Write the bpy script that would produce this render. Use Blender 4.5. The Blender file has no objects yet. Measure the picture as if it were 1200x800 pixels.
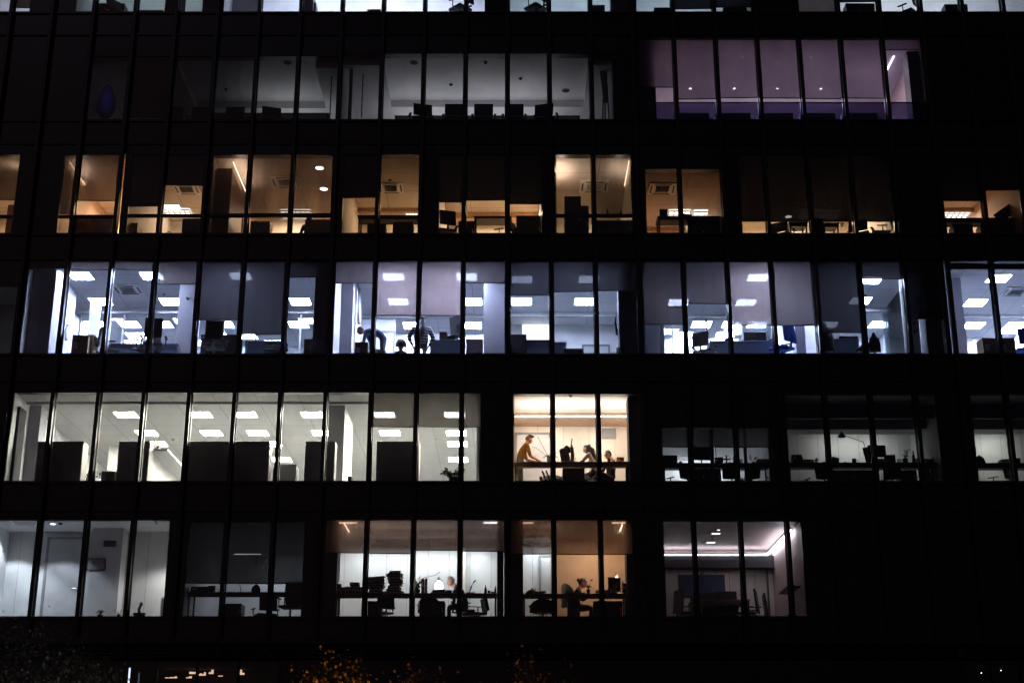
import bpy, bmesh, math, random
from mathutils import Vector, Matrix
random.seed(7)
R = math.radians
sc = bpy.context.scene
COL = sc.collection
# ---------------------------------------------------------------- camera
TH = R(18.47); F = 1667.0; CAM = Vector((0.0, -34.7, 1.7))
cd = bpy.data.cameras.new('camera'); cam = bpy.data.objects.new('camera', cd); COL.objects.link(cam)
cam.location = CAM; cam.rotation_euler = (R(90) + TH, 0, 0)
cd.sensor_width = 36; cd.lens = 36 * F / 1200; cd.clip_end = 2000; cd.clip_start = 0.1
sc.camera = cam; cd.dof.use_dof = True; cd.dof.focus_distance = 38.; cd.dof.aperture_fstop = 1.8

def ray(px, py):
    a = (px - 600) / F; b = (400 - py) / F
    return Vector((a, math.cos(TH) - b * math.sin(TH), math.sin(TH) + b * math.cos(TH)))
def P(px, py, Y):
    """world point where a sight line meets the vertical plane at depth Y behind the glass"""
    d = ray(px, py); return CAM + d * ((Y - CAM.y) / d.y)
def PZ(px, py, z):
    d = ray(px, py); return CAM + d * ((z - CAM.z) / d.z)

W = 1.15; X0 = 1.027; H = 3.336
ZB = [6.27 + H * r for r in range(-1, 8)]
ZB = {r: 6.27 + H * r for r in range(-2, 9)}      # window sill of every storey
def mx(k): return X0 + W * k                        # mullion axis
def kb(x): return int(math.floor((x - X0) / W))

# ---------------------------------------------------------------- materials
MATS = {}
def mat(name, col, rough=.6, metal=0., var=0., scale=8., bump=0., spec=.5, coat=0.):
    if name in MATS: return MATS[name]
    m = bpy.data.materials.new(name); m.use_nodes = True
    nt = m.node_tree; b = nt.nodes['Principled BSDF']
    b.inputs['Base Color'].default_value = (*col, 1); b.inputs['Roughness'].default_value = rough
    b.inputs['Metallic'].default_value = metal; b.inputs['Specular IOR Level'].default_value = spec
    b.inputs['Coat Weight'].default_value = coat
    if var or bump:
        tc = nt.nodes.new('ShaderNodeTexCoord'); n = nt.nodes.new('ShaderNodeTexNoise')
        n.inputs['Scale'].default_value = scale; n.inputs['Detail'].default_value = 6
        nt.links.new(tc.outputs['Object'], n.inputs['Vector'])
        if var:
            r = nt.nodes.new('ShaderNodeMapRange')
            r.inputs['From Min'].default_value = .3; r.inputs['From Max'].default_value = .7
            r.inputs['To Min'].default_value = 1 - var; r.inputs['To Max'].default_value = 1 + var
            nt.links.new(n.outputs['Fac'], r.inputs['Value'])
            mm = nt.nodes.new('ShaderNodeVectorMath'); mm.operation = 'SCALE'
            mm.inputs[0].default_value = col
            nt.links.new(r.outputs['Result'], mm.inputs['Scale']); nt.links.new(mm.outputs[0], b.inputs['Base Color'])
        if bump:
            bp = nt.nodes.new('ShaderNodeBump'); bp.inputs['Strength'].default_value = bump
            bp.inputs['Distance'].default_value = .02
            nt.links.new(n.outputs['Fac'], bp.inputs['Height']); nt.links.new(bp.outputs[0], b.inputs['Normal'])
    MATS[name] = m; return m
def emit(name, col, s):
    if name in MATS: return MATS[name]
    m = bpy.data.materials.new(name); m.use_nodes = True; nt = m.node_tree; nt.nodes.clear()
    e = nt.nodes.new('ShaderNodeEmission'); o = nt.nodes.new('ShaderNodeOutputMaterial')
    e.inputs['Color'].default_value = (*col, 1); e.inputs['Strength'].default_value = s
    if s > 20:
        oi = nt.nodes.new('ShaderNodeObjectInfo'); mr = nt.nodes.new('ShaderNodeMapRange'); mr.inputs['To Min'].default_value = s * .75; mr.inputs['To Max'].default_value = s * 1.15
        nt.links.new(oi.outputs['Random'], mr.inputs['Value']); nt.links.new(mr.outputs[0], e.inputs['Strength'])
    nt.links.new(e.outputs[0], o.inputs[0]); MATS[name] = m; return m
def tiled(name, col, line, tile=.6, rough=.9, lw=.018):
    """suspended ceiling: square tiles with thin grid lines"""
    if name in MATS: return MATS[name]
    m = mat(name, col, rough); nt = m.node_tree; b = nt.nodes['Principled BSDF']
    tc = nt.nodes.new('ShaderNodeTexCoord'); br = nt.nodes.new('ShaderNodeTexBrick')
    br.offset = 0; br.squash = 1
    br.inputs['Scale'].default_value = 1; br.inputs['Brick Width'].default_value = tile; br.inputs['Row Height'].default_value = tile
    br.inputs['Mortar Size'].default_value = lw / 2; br.inputs['Mortar Smooth'].default_value = .1
    c2 = tuple(v * .95 for v in col)
    br.inputs['Color1'].default_value = (*col, 1); br.inputs['Color2'].default_value = (*c2, 1); br.inputs['Mortar'].default_value = (*line, 1)
    nt.links.new(tc.outputs['Object'], br.inputs['Vector']); nt.links.new(br.outputs['Color'], b.inputs['Base Color'])
    return m
def striped(name, c1, c2, width=.5, rough=.6):
    """vertical panels with thin joints (wall panelling, curtains)"""
    if name in MATS: return MATS[name]
    m = mat(name, c1, rough); nt = m.node_tree; b = nt.nodes['Principled BSDF']
    tc = nt.nodes.new('ShaderNodeTexCoord'); br = nt.nodes.new('ShaderNodeTexBrick'); br.offset = 0
    mp = nt.nodes.new('ShaderNodeMapping'); mp.inputs['Rotation'].default_value = (R(90), 0, 0)
    br.inputs['Scale'].default_value = 1; br.inputs['Brick Width'].default_value = width; br.inputs['Row Height'].default_value = 50
    br.inputs['Mortar Size'].default_value = .006; br.inputs['Color1'].default_value = (*c1, 1)
    br.inputs['Color2'].default_value = (*[v * .86 for v in c1], 1); br.inputs['Mortar'].default_value = (*c2, 1)
    nt.links.new(tc.outputs['Object'], mp.inputs[0]); nt.links.new(mp.outputs[0], br.inputs['Vector'])
    nt.links.new(br.outputs['Color'], b.inputs['Base Color'])
    return m
def blind(name, col, t, tr=.5):
    """roller blind cloth: open weave that lets part of the view through"""
    if name in MATS: return MATS[name]
    m = bpy.data.materials.new(name); m.use_nodes = True; nt = m.node_tree; nt.nodes.clear()
    o = nt.nodes.new('ShaderNodeOutputMaterial'); a = nt.nodes.new('ShaderNodeBsdfTransparent')
    d = nt.nodes.new('ShaderNodeBsdfDiffuse'); l = nt.nodes.new('ShaderNodeBsdfTranslucent')
    m1 = nt.nodes.new('ShaderNodeMixShader'); m2 = nt.nodes.new('ShaderNodeMixShader')
    tc = nt.nodes.new('ShaderNodeTexCoord'); n = nt.nodes.new('ShaderNodeTexNoise'); n.inputs['Scale'].default_value = 3
    mp = nt.nodes.new('ShaderNodeMapping'); mp.inputs['Scale'].default_value = (1, 1, .15)
    mr = nt.nodes.new('ShaderNodeMapRange'); mr.inputs['To Min'].default_value = t * .8; mr.inputs['To Max'].default_value = t * 1.2
    mr.inputs['From Min'].default_value = .3; mr.inputs['From Max'].default_value = .7
    nt.links.new(tc.outputs['Object'], mp.inputs[0]); nt.links.new(mp.outputs[0], n.inputs['Vector']); nt.links.new(n.outputs['Fac'], mr.inputs['Value'])
    for s in (d, l): s.inputs['Color'].default_value = (*col, 1)
    m1.inputs[0].default_value = tr
    nt.links.new(d.outputs[0], m1.inputs[1]); nt.links.new(l.outputs[0], m1.inputs[2])
    nt.links.new(mr.outputs[0], m2.inputs[0]); nt.links.new(m1.outputs[0], m2.inputs[1]); nt.links.new(a.outputs[0], m2.inputs[2])
    nt.links.new(m2.outputs[0], o.inputs[0]); MATS[name] = m; return m
def glassy(name, tint=(.93, .95, .95), ior=1.45, rough=.0):
    if name in MATS: return MATS[name]
    m = bpy.data.materials.new(name); m.use_nodes = True; nt = m.node_tree; nt.nodes.clear()
    o = nt.nodes.new('ShaderNodeOutputMaterial'); a = nt.nodes.new('ShaderNodeBsdfTransparent'); g = nt.nodes.new('ShaderNodeBsdfGlossy')
    f = nt.nodes.new('ShaderNodeFresnel'); mx_ = nt.nodes.new('ShaderNodeMixShader')
    a.inputs[0].default_value = (*tint, 1); g.inputs['Roughness'].default_value = rough; f.inputs[0].default_value = ior
    nt.links.new(f.outputs[0], mx_.inputs[0]); nt.links.new(a.outputs[0], mx_.inputs[1]); nt.links.new(g.outputs[0], mx_.inputs[2])
    nt.links.new(mx_.outputs[0], o.inputs[0]); MATS[name] = m; return m

# ---------------------------------------------------------------- mesh builder
class MB:
    def __init__(s): s.bm = bmesh.new(); s.cur = 0
    def _tag(s, n0):
        s.bm.faces.ensure_lookup_table()
        for f in s.bm.faces[n0:]: f.material_index = s.cur
    def box(s, x0, x1, y0, y1, z0, z1, bev=0.):
        n0 = len(s.bm.faces)
        g = bmesh.ops.create_cube(s.bm, size=1)
        vs = g['verts']
        for v in vs:
            v.co = Vector(((x0 + x1) / 2 + v.co.x * (x1 - x0), (y0 + y1) / 2 + v.co.y * (y1 - y0), (z0 + z1) / 2 + v.co.z * (z1 - z0)))
        if bev:
            es = list({e for v in vs for e in v.link_edges})
            bmesh.ops.bevel(s.bm, geom=es, offset=bev, segments=2, affect='EDGES', profile=.5)
        s._tag(n0); return s
    def obox(s, c, size, rot, bev=0.):
        """box of a size about c turned by a rotation matrix or Euler"""
        n0 = len(s.bm.faces); g = bmesh.ops.create_cube(s.bm, size=1); vs = g['verts']
        M = rot if isinstance(rot, Matrix) else (Matrix.Rotation(rot[2], 3, 'Z') @ Matrix.Rotation(rot[1], 3, 'Y') @ Matrix.Rotation(rot[0], 3, 'X'))
        if bev:
            for v in vs: v.co = Vector([a * b for a, b in zip(v.co, size)])
            es = list({e for v in vs for e in v.link_edges})
            r = bmesh.ops.bevel(s.bm, geom=es, offset=bev, segments=2, affect='EDGES', profile=.5)
            vs = list({v for f in s.bm.faces[n0:] for v in f.verts}) if False else [v for v in r['verts'] if v.is_valid]
            s.bm.faces.ensure_lookup_table(); vs = list({v for f in s.bm.faces[n0:] for v in f.verts})
            for v in vs: v.co = M @ v.co + Vector(c)
        else:
            for v in vs: v.co = M @ Vector([a * b for a, b in zip(v.co, size)]) + Vector(c)
        s._tag(n0); return s
    def path(s, pts, rad, n=8, closed_ends=True):
        pts = [Vector(p) for p in pts]; rs = rad if isinstance(rad, (list, tuple)) else [rad] * len(pts)
        n0 = len(s.bm.faces); rings = []
        for i, p in enumerate(pts):
            t = (pts[min(i + 1, len(pts) - 1)] - pts[max(i - 1, 0)]).normalized()
            a = t.cross(Vector((0, 0, 1)) if abs(t.z) < .9 else Vector((1, 0, 0))).normalized(); b = t.cross(a)
            rings.append([s.bm.verts.new(p + (a * math.cos(2 * math.pi * j / n) + b * math.sin(2 * math.pi * j / n)) * rs[i]) for j in range(n)])
        for q, w in zip(rings, rings[1:]):
            for j in range(n):
                s.bm.faces.new((q[j], q[(j + 1) % n], w[(j + 1) % n], w[j]))
        if closed_ends:
            s.bm.faces.new(rings[0][::-1]); s.bm.faces.new(rings[-1])
        s._tag(n0); return s
    def lathe(s, c, prof, n=20, sx=1., sy=1.):
        c = Vector(c); n0 = len(s.bm.faces); rings = []
        for r, z in prof:
            rings.append([s.bm.verts.new(c + Vector((max(r, 1e-4) * sx * math.cos(2 * math.pi * j / n), max(r, 1e-4) * sy * math.sin(2 * math.pi * j / n), z))) for j in range(n)])
        for q, w in zip(rings, rings[1:]):
            for j in range(n): s.bm.faces.new((q[j], q[(j + 1) % n], w[(j + 1) % n], w[j]))
        s.bm.faces.new(rings[0][::-1]); s.bm.faces.new(rings[-1])
        s._tag(n0); return s
    def ell(s, c, r, rot=None, sub=2):
        n0 = len(s.bm.faces); g = bmesh.ops.create_icosphere(s.bm, subdivisions=sub, radius=1)
        M = rot or Matrix.Identity(3)
        for v in g['verts']: v.co = M @ Vector([a * b for a, b in zip(v.co, r)]) + Vector(c)
        s._tag(n0); return s
    def poly(s, pts, thick=None):
        """flat outline; thick = vector to extrude it by"""
        n0 = len(s.bm.faces); vs = [s.bm.verts.new(Vector(p)) for p in pts]; f = s.bm.faces.new(vs)
        if thick is not None:
            t = Vector(thick); v2 = [s.bm.verts.new(v.co + t) for v in vs]; s.bm.faces.new(v2[::-1])
            for i in range(len(vs)):
                j = (i + 1) % len(vs); s.bm.faces.new((vs[j], vs[i], v2[i], v2[j]))
        s._tag(n0); return s
    def leaf(s, base, tip, w, up=Vector((0, 0, 1)), bend=.0):
        base = Vector(base); tip = Vector(tip); d = tip - base
        side = d.cross(up); side = side.normalized() * w if side.length > 1e-6 else Vector((w, 0, 0))
        m = base + d * .5 + Vector((0, 0, bend)); n0 = len(s.bm.faces)
        v = [s.bm.verts.new(p) for p in (base, m + side, tip, m - side)]
        s.bm.faces.new((v[0], v[1], v[3])); s.bm.faces.new((v[1], v[2], v[3])); s._tag(n0); return s
    def build(s, name, mats, parent=None, smooth=False, fix=True):
        if fix: bmesh.ops.recalc_face_normals(s.bm, faces=s.bm.faces[:])
        me = bpy.data.meshes.new(name); s.bm.to_mesh(me); s.bm.free()
        for m in (mats if isinstance(mats, (list, tuple)) else [mats]): me.materials.append(m)
        if smooth:
            for p in me.polygons: p.use_smooth = True
        o = bpy.data.objects.new(name, me); COL.objects.link(o)
        if parent: o.parent = parent
        return o
def tag(o, label=None, cat=None, group=None, kind=None):
    if label: o['label'] = label
    if cat: o['category'] = cat
    if group: o['group'] = group
    if kind: o['kind'] = kind
    return o
def thing(name, label, cat, loc, rz=0., group=None):
    o = bpy.data.objects.new(name, None); o.empty_display_size = .2; COL.objects.link(o)
    o.location = loc; o.rotation_euler = (0, 0, rz); return tag(o, label, cat, group)
def dup(root, loc, rz, label, group=None, scale=None):
    r = root.copy(); COL.objects.link(r); r.location = loc; r.rotation_euler = (0, 0, rz); r['label'] = label
    if group: r['group'] = group
    if scale: r.scale = scale if isinstance(scale, tuple) else (scale,) * 3
    for ch in list(root.children):
        c = ch.copy(); COL.objects.link(c); c.parent = r
        for g in list(ch.children):
            d = g.copy(); COL.objects.link(d); d.parent = c
    return r

# shared materials
M_metal = mat('dark_mullion_metal', (.028, .026, .031), .4, .3, .15, 3)
M_clad = mat('black_facade_glass', (.013, .0115, .0135), .25, 0, .5, 1.5)
M_wall = mat('white_wall_paint', (.8, .8, .8), .7, 0, .03, 2)
M_wallg = mat('grey_wall_paint', (.55, .55, .57), .7, 0, .05, 2)
M_ceil = tiled('white_ceiling_tiles', (.78, .78, .78), (.4, .4, .4))
M_ceilflat = mat('plain_ceiling_paint', (.7, .7, .7), .8, 0, .03, 2)
M_floor = mat('grey_office_carpet', (.42, .42, .44), .95, 0, .15, 30)
M_floorw = mat('brown_wood_floor', (.22, .15, .1), .5, 0, .2, 6)
M_black = mat('black_plastic', (.012, .012, .014), .45, 0, .1, 10)
M_dark = mat('charcoal_fabric', (.03, .03, .035), .9, 0, .15, 40, .2)
M_chrome = mat('brushed_steel', (.5, .5, .52), .3, 1.)
M_grey = mat('mid_grey_laminate', (.22, .22, .23), .5, 0, .06, 5)
M_lgrey = mat('light_grey_laminate', (.5, .5, .5), .5, 0, .06, 5)
M_white = mat('white_laminate', (.75, .75, .75), .4, 0, .03, 5)
M_wood = mat('dark_brown_desk_wood', (.22, .11, .06), .5, 0, .25, 12)
M_oak = mat('warm_oak_veneer', (.42, .25, .13), .5, 0, .2, 10)
M_blue = mat('blue_fabric', (.04, .11, .55), .9, 0, .1, 30)
M_navy = mat('slate_blue_laminate', (.2, .25, .36), .45, 0, .08, 10)
M_card = mat('brown_cardboard', (.38, .27, .18), .8, 0, .1, 12)
M_paper = mat('white_paper', (.75, .73, .68), .8, 0, .08, 20)
M_leaf = mat('green_leaf', (.05, .11, .03), .5, 0, .4, 20)
M_terra = mat('dark_plant_pot', (.05, .04, .04), .6, 0, .1, 8)
M_pane = glassy('window_glass', (.9, .92, .93))
_nt = M_pane.node_tree; _tc = _nt.nodes.new('ShaderNodeTexCoord'); _n = _nt.nodes.new('ShaderNodeTexNoise'); _n.inputs['Scale'].default_value = .8; _n.inputs['Detail'].default_value = 8; _r = _nt.nodes.new('ShaderNodeValToRGB')
_r.color_ramp.elements[0].color = (.80, .82, .84, 1); _r.color_ramp.elements[0].position = .3; _r.color_ramp.elements[1].color = (.95, .96, .96, 1); _r.color_ramp.elements[1].position = .65
_nt.links.new(_tc.outputs['Object'], _n.inputs['Vector']); _nt.links.new(_n.outputs['Fac'], _r.inputs[0]); _nt.links.new(_r.outputs[0], [x for x in _nt.nodes if x.type == 'BSDF_TRANSPARENT'][0].inputs[0])
M_screen = mat('switched_off_screen', (.01, .01, .013), .12)
# ---------------------------------------------------------------- building shell
BLD = bpy.data.objects.new('office_building', None); COL.objects.link(BLD)
tag(BLD, 'black office block at night, six storeys of lit glass bays between dark bands', 'office building')
KMIN, KMAX = -17, 17
XL, XR = mx(KMIN), mx(KMAX)
OPEN = 2.60                                    # clear height of a window band
MH = .048                                      # half width of a mullion
for k in range(KMIN, KMAX + 1):
    x = mx(k); z0, z1 = 5.40, ZB[6] + .3
    MB().box(x - MH, x + MH, -.15, .035, z0, z1, .006).box(x - MH * .62, x + MH * .62, .036, .12, z0, z1).build('mullion', M_metal, BLD)
for r in range(0, 7):
    zt, zb = ZB[r] - .0, ZB[r - 1] + OPEN
    if r == 0: zb = 5.52
    m = MB().box(XL, XR, .01, .30, zb, zt)                       # dark glass band
    m.box(XL, XR, -.035, .009, zt - .05, zt - .004).box(XL, XR, -.035, .009, zb + .004, zb + .045)
    m.build('spandrel_band', M_clad, BLD)
    MB().box(XL, XR, .302, 10.2, ZB[r] - .38, ZB[r] - .104).build('floor_slab', M_grey, BLD)
# side and rear walls, roof
MB().box(XL - .3, XL, -.1, 12, 0, ZB[6] + .4).build('side_wall', M_clad, BLD)
MB().box(XR, XR + .3, -.1, 12, 0, ZB[6] + .4).build('side_wall', M_clad, BLD)
MB().box(XL, XR, 11.7, 12, 0, ZB[6] + .4).build('rear_wall', M_clad, BLD)
MB().box(XL - .3, XR + .3, -.1, 12.1, ZB[6] + .404, ZB[6] + .7).build('roof', M_clad, BLD)

COVER = {r: [] for r in range(0, 6)}
WIN_N = [0]
def ymid(r): return {0: 665, 1: 512, 2: 360, 3: 228, 4: 100, 5: 8}[r]
def fx(px, r): return P(px, ymid(r), 0).x
class Room: pass
def room(r, px0, px1, ytop, depth, wall=None, ceil=None, floor=None, back=None, left=True, right=True,
         blinds={}, transom=None, sill_ypx=None, xs=None, fascia=M_metal, head=0.):
    q = Room(); q.r = r
    q.x0, q.x1 = xs if xs else (fx(px0, r), fx(px1, r)); q.zf = ZB[r] - .1
    q.zc = P(600, ytop, .05).z; q.d = depth; q.top = min(q.zc, ZB[r] + OPEN)
    wall = wall or M_wall; ceil = ceil or M_ceil; floor = floor or M_floor; back = back or wall
    zc, zf = q.zc, q.zf; rb = random.Random(r * 31 + int(q.x0 * 7))
    MB().box(q.x0 - .1, q.x1 + .1, .31, depth + .1, zc, zc + .06).build('room_ceiling', ceil, BLD)
    if zc < ZB[r] + OPEN - .02:
        MB().box(q.x0 - .1, q.x1 + .1, .0, .309, zc, ZB[r] + OPEN - .002).build('head_panel', fascia, BLD)
        if zc > ZB[r] + OPEN: pass
    MB().box(q.x0 - .1, q.x1 + .1, .302, depth + .1, zf - .1 + .1 - .003, zf + .012).build('room_floor', floor, BLD)
    if left: MB().box(q.x0 - .1, q.x0, .125, depth, zf + .013, zc - .001).build('side_wall', wall, BLD)
    if right: MB().box(q.x1, q.x1 + .1, .125, depth, zf + .013, zc - .001).build('side_wall', wall, BLD)
    MB().box(q.x0 - .1, q.x1 + .1, depth + .001, depth + .1, zf + .013, zc - .001).build('back_wall', back, BLD)
    COVER[r].append((q.x0, q.x1))
    ztr = P(600, transom, .03).z if transom else None
    for k in range(kb(q.x0), kb(q.x1 - .02) + 1):
        a = max(q.x0 + .002, mx(k) + MH); b = min(q.x1 - .002, mx(k + 1) - MH)
        if b - a < .05: continue
        z0, z1 = ZB[r] + .003, min(zc, ZB[r] + OPEN) - .003
        w = MB().box(a, b, .018, .030, z0, z1).build('window', M_pane, BLD)
        if r == 5: w.name = 'window'
        f = MB().box(a, a + .022, .0, .06, z0, z1).box(b - .022, b, .0, .06, z0, z1).box(a + .023, b - .023, .0, .06, z0, z0 + .03).box(a + .023, b - .023, .0, .06, z1 - .03, z1)
        if ztr: f.box(a + .023, b - .023, -.01, .07, ztr - .04, ztr + .04)
        f.build('window_frame', M_metal, w)
        if k in blinds:
            bl = blinds[k]; yb, bm_ = bl[0], bl[1]
            zb_ = P(600, yb, .16).z
            tl = rb.uniform(-.008, .008); zb_ += rb.uniform(-.008, .008)
            t = MB(); t.cur = 0
            n0 = len(t.bm.faces)
            nx, nz = 6, 8; g = [[t.bm.verts.new((a - .02 + (b - a + .04) * i / nx, .16 + .006 * math.sin(i * 2.1 + k * 1.7) * j / nz, z1 + .05 - (z1 + .05 - zb_ - tl * (i / nx - .5) * 2) * j / nz)) for i in range(nx + 1)] for j in range(nz + 1)]
            for j in range(nz):
                for i in range(nx): t.bm.faces.new((g[j][i], g[j][i + 1], g[j + 1][i + 1], g[j + 1][i]))
            t.cur = 1; t.obox(((a + b) / 2, .161, zb_ - .011), (b - a + .04, .022, .022), (0, -math.atan2(tl * 2, b - a), 0))
            t.build('roller_blind', [bm_, M_black], w, smooth=False)
    return q
def finish_facade():
    for r in range(0, 6):
        x = XL
        for a, b in sorted(COVER[r]) + [(XR, XR)]:
            if a - x > .03:
                for k in range(kb(x), kb(a - 1e-4) + 1):
                    u, v = max(x, mx(k)) + .001, min(a, mx(k + 1)) - .001
                    if v - u > .02: MB().box(u, v, .012, .11, ZB[r] + .002, ZB[r] + OPEN - .002).build('cladding_panel', M_clad, BLD)
            x = max(x, b)
# room furnishings that belong to the building
def column(q, px0, px1, ytop=None, Y0=.35, Y1=.75, m=None, py=None):
    py = py or ymid(q.r); a, b = P(px0, py, Y0).x, P(px1, py, Y0).x
    z1 = q.zc - .001 if ytop is None else P(600, ytop, Y0).z
    return MB().box(a, b, Y0, Y1, q.zf + .014, z1, .004).build('column', m or M_wallg, BLD)
def partition(q, px, Y0, Y1, py=None, m=None, t=.08, name='partition_wall', ztop=None):
    x = P(px, py or ymid(q.r), Y0).x
    return MB().box(x - t / 2, x + t / 2, Y0, Y1, q.zf + .014, ztop or q.zc - .001).build(name, m or M_wall, BLD)
def beam(q, Y, drop=.2, t=.15, m=None, x0=None, x1=None):
    return MB().box((x0 or q.x0) + .01, (x1 or q.x1) - .01, Y, Y + t, q.zc - drop, q.zc - .001).build('ceiling_beam', m or M_ceilflat, BLD)
def door(q, px0, px1, Y, h=2.1, m=None, py=None):
    """door leaf in the wall at depth Y, with frame and handle"""
    py = py or ymid(q.r) + 20; a, b = P(px0, py, Y).x, P(px1, py, Y).x; z = q.zf + .014
    d = MB().box(a, b, Y - .05, Y - .008, z, z + h).build('door', m or M_lgrey, BLD)
    MB().box(a - .06, a - .002, Y - .07, Y - .008, z, z + h + .06).box(b + .002, b + .06, Y - .07, Y - .008, z, z + h + .06).box(a, b, Y - .07, Y - .008, z + h + .002, z + h + .06).build('door_frame', M_grey, d)
    MB().path([(b - .1, Y - .052, z + 1.02), (b - .1, Y - .1, z + 1.02), (b - .22, Y - .1, z + 1.02)], .012).build('handle', M_chrome, d)
    return d
def glass_wall(q, Y, pxs, h=None, m=None):
    """glazed partition across the room: posts, rails and panes"""
    z0 = q.zf + .014; z1 = z0 + h if h else q.zc - .002
    g = MB().box(q.x0 + .01, q.x1 - .01, Y + .02, Y + .03, z0, z1).build('glass_partition', M_pane, BLD)
    f = MB().box(q.x0 + .01, q.x1 - .01, Y, Y + .05, z1 - .06, z1 - .002)
    for px in pxs:
        x = P(px, ymid(q.r) + 25, Y).x; f.box(x - .025, x + .025, Y, Y + .05, z0, z1 - .062)
    f.build('partition_frame', m or M_grey, g); return g
# ---------------------------------------------------------------- lamps
ORD = ['first', 'second', 'third', 'fourth', 'fifth', 'sixth', 'seventh', 'eighth', 'ninth', 'tenth', 'eleventh', 'twelfth']
PANEL = {}
def panel(q, px, py, tone, label, size=.6, depth=None):
    p = PZ(px, py, q.zc); key = (tone.name, size, depth)
    x = min(max(p.x, q.x0 + size / 2 + .02), q.x1 - size / 2 - .02)
    if key not in PANEL:
        h = size / 2; hd = (depth or size) / 2
        t = thing('ceiling_panel_light', label, 'ceiling light', (x, p.y, q.zc), 0, 'ceiling panel lights')
        f = MB()
        f.box(-h, h, -hd, -hd + .025, -.014, -.001).box(-h, h, hd - .025, hd, -.014, -.001).box(-h, -h + .025, -hd + .026, hd - .026, -.014, -.001).box(h - .025, h, -hd + .026, hd - .026, -.014, -.001)
        f.build('frame', M_white, t)
        MB().box(-h + .026, h - .026, -hd + .026, hd - .026, -.010, -.002).build('diffuser', tone, t)
        PANEL[key] = t
    else: t = dup(PANEL[key], (x, p.y, q.zc), 0, label)
    t.location.z = q.zc
    return t
DL = {}
def downlight(q, px, py, tone, label, rad=.09, z=None):
    zc = z or q.zc; p = PZ(px, py, zc); k = (tone.name, rad)
    if k not in DL:
        t = thing('downlight', label, 'downlight', (p.x, p.y, zc), 0, 'round ceiling downlights')
        MB().lathe((0, 0, 0), [(rad * 1.25, -.001), (rad * 1.25, -.012), (rad, -.014), (rad, -.001)], 24).build('trim_ring', M_white, t)
        MB().lathe((0, 0, 0), [(rad * .98, -.016), (rad * .7, -.022), (.0, -.024)], 24).build('lens', tone, t)
        DL[k] = t; return t
    return dup(DL[k], (p.x, p.y, zc), 0, label)
def strip(p0, p1, tone, label, w=.03, h=.02):
    """LED strip between two points"""
    p0, p1 = Vector(p0), Vector(p1); d = p1 - p0; t = thing('light_strip', label, 'light strip', p0)
    L = d.length; rz = math.atan2(d.y, d.x); rx = math.asin(d.z / L)
    M = Matrix.Rotation(rz, 3, 'Z') @ Matrix.Rotation(-rx, 3, 'Y')
    MB().obox(d / 2 + Vector((0, 0, h)), (L, w * 1.3, h), M).build('channel', M_chrome, t)
    MB().obox(d / 2, (L - .01, w, h * .9), M).build('diffuser', tone, t)
    return t
def area(x, y, z, sx, sy, power, col, rot=(0, 0, 0)):  # bare area light without a fixture of its own, added to light a room
    l = bpy.data.lights.new('room_light', 'AREA'); l.shape = 'RECTANGLE'; l.size = sx; l.size_y = sy; l.energy = power; l.color = col
    o = bpy.data.objects.new('room_light', l); COL.objects.link(o); o.location = (x, y, z); o.rotation_euler = rot; return o
def cassette(q, px, py, label, s=.75, m=None):
    p = PZ(px, py, q.zc); t = thing('air_conditioning_cassette', label, 'air conditioner', (p.x, p.y, q.zc), 0, 'ceiling air units')
    MB().box(-s / 2, s / 2, -s / 2, s / 2, -.035, -.001, .01).build('housing', M_white, t)
    f = MB()
    for i in range(7): f.obox((0, -s * .24 + i * s * .08, -.044), (s * .5, s * .055, .008), (R(25), 0, 0))
    f.build('grille', M_grey, t)
    for a in range(4):
        c = Matrix.Rotation(a * math.pi / 2, 3, 'Z') @ Vector((0, s * .41, -.041))
        MB().obox(c, (s * .62, s * .06, .008), (0, 0, a * math.pi / 2)).build('air_slot', M_black, t)
    return t
def detector(q, px, py, label, m=None):
    p = PZ(px, py, q.zc); t = thing('smoke_detector', label, 'smoke detector', (p.x, p.y, q.zc), 0, 'smoke detectors')
    MB().lathe((0, 0, 0), [(.055, -.001), (.055, -.015), (.05, -.02)], 16).build('base', m or M_grey, t)
    MB().lathe((0, 0, 0), [(.04, -.0205), (.036, -.045), (.015, -.05)], 16).build('sensor', m or M_grey, t); return t
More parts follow.
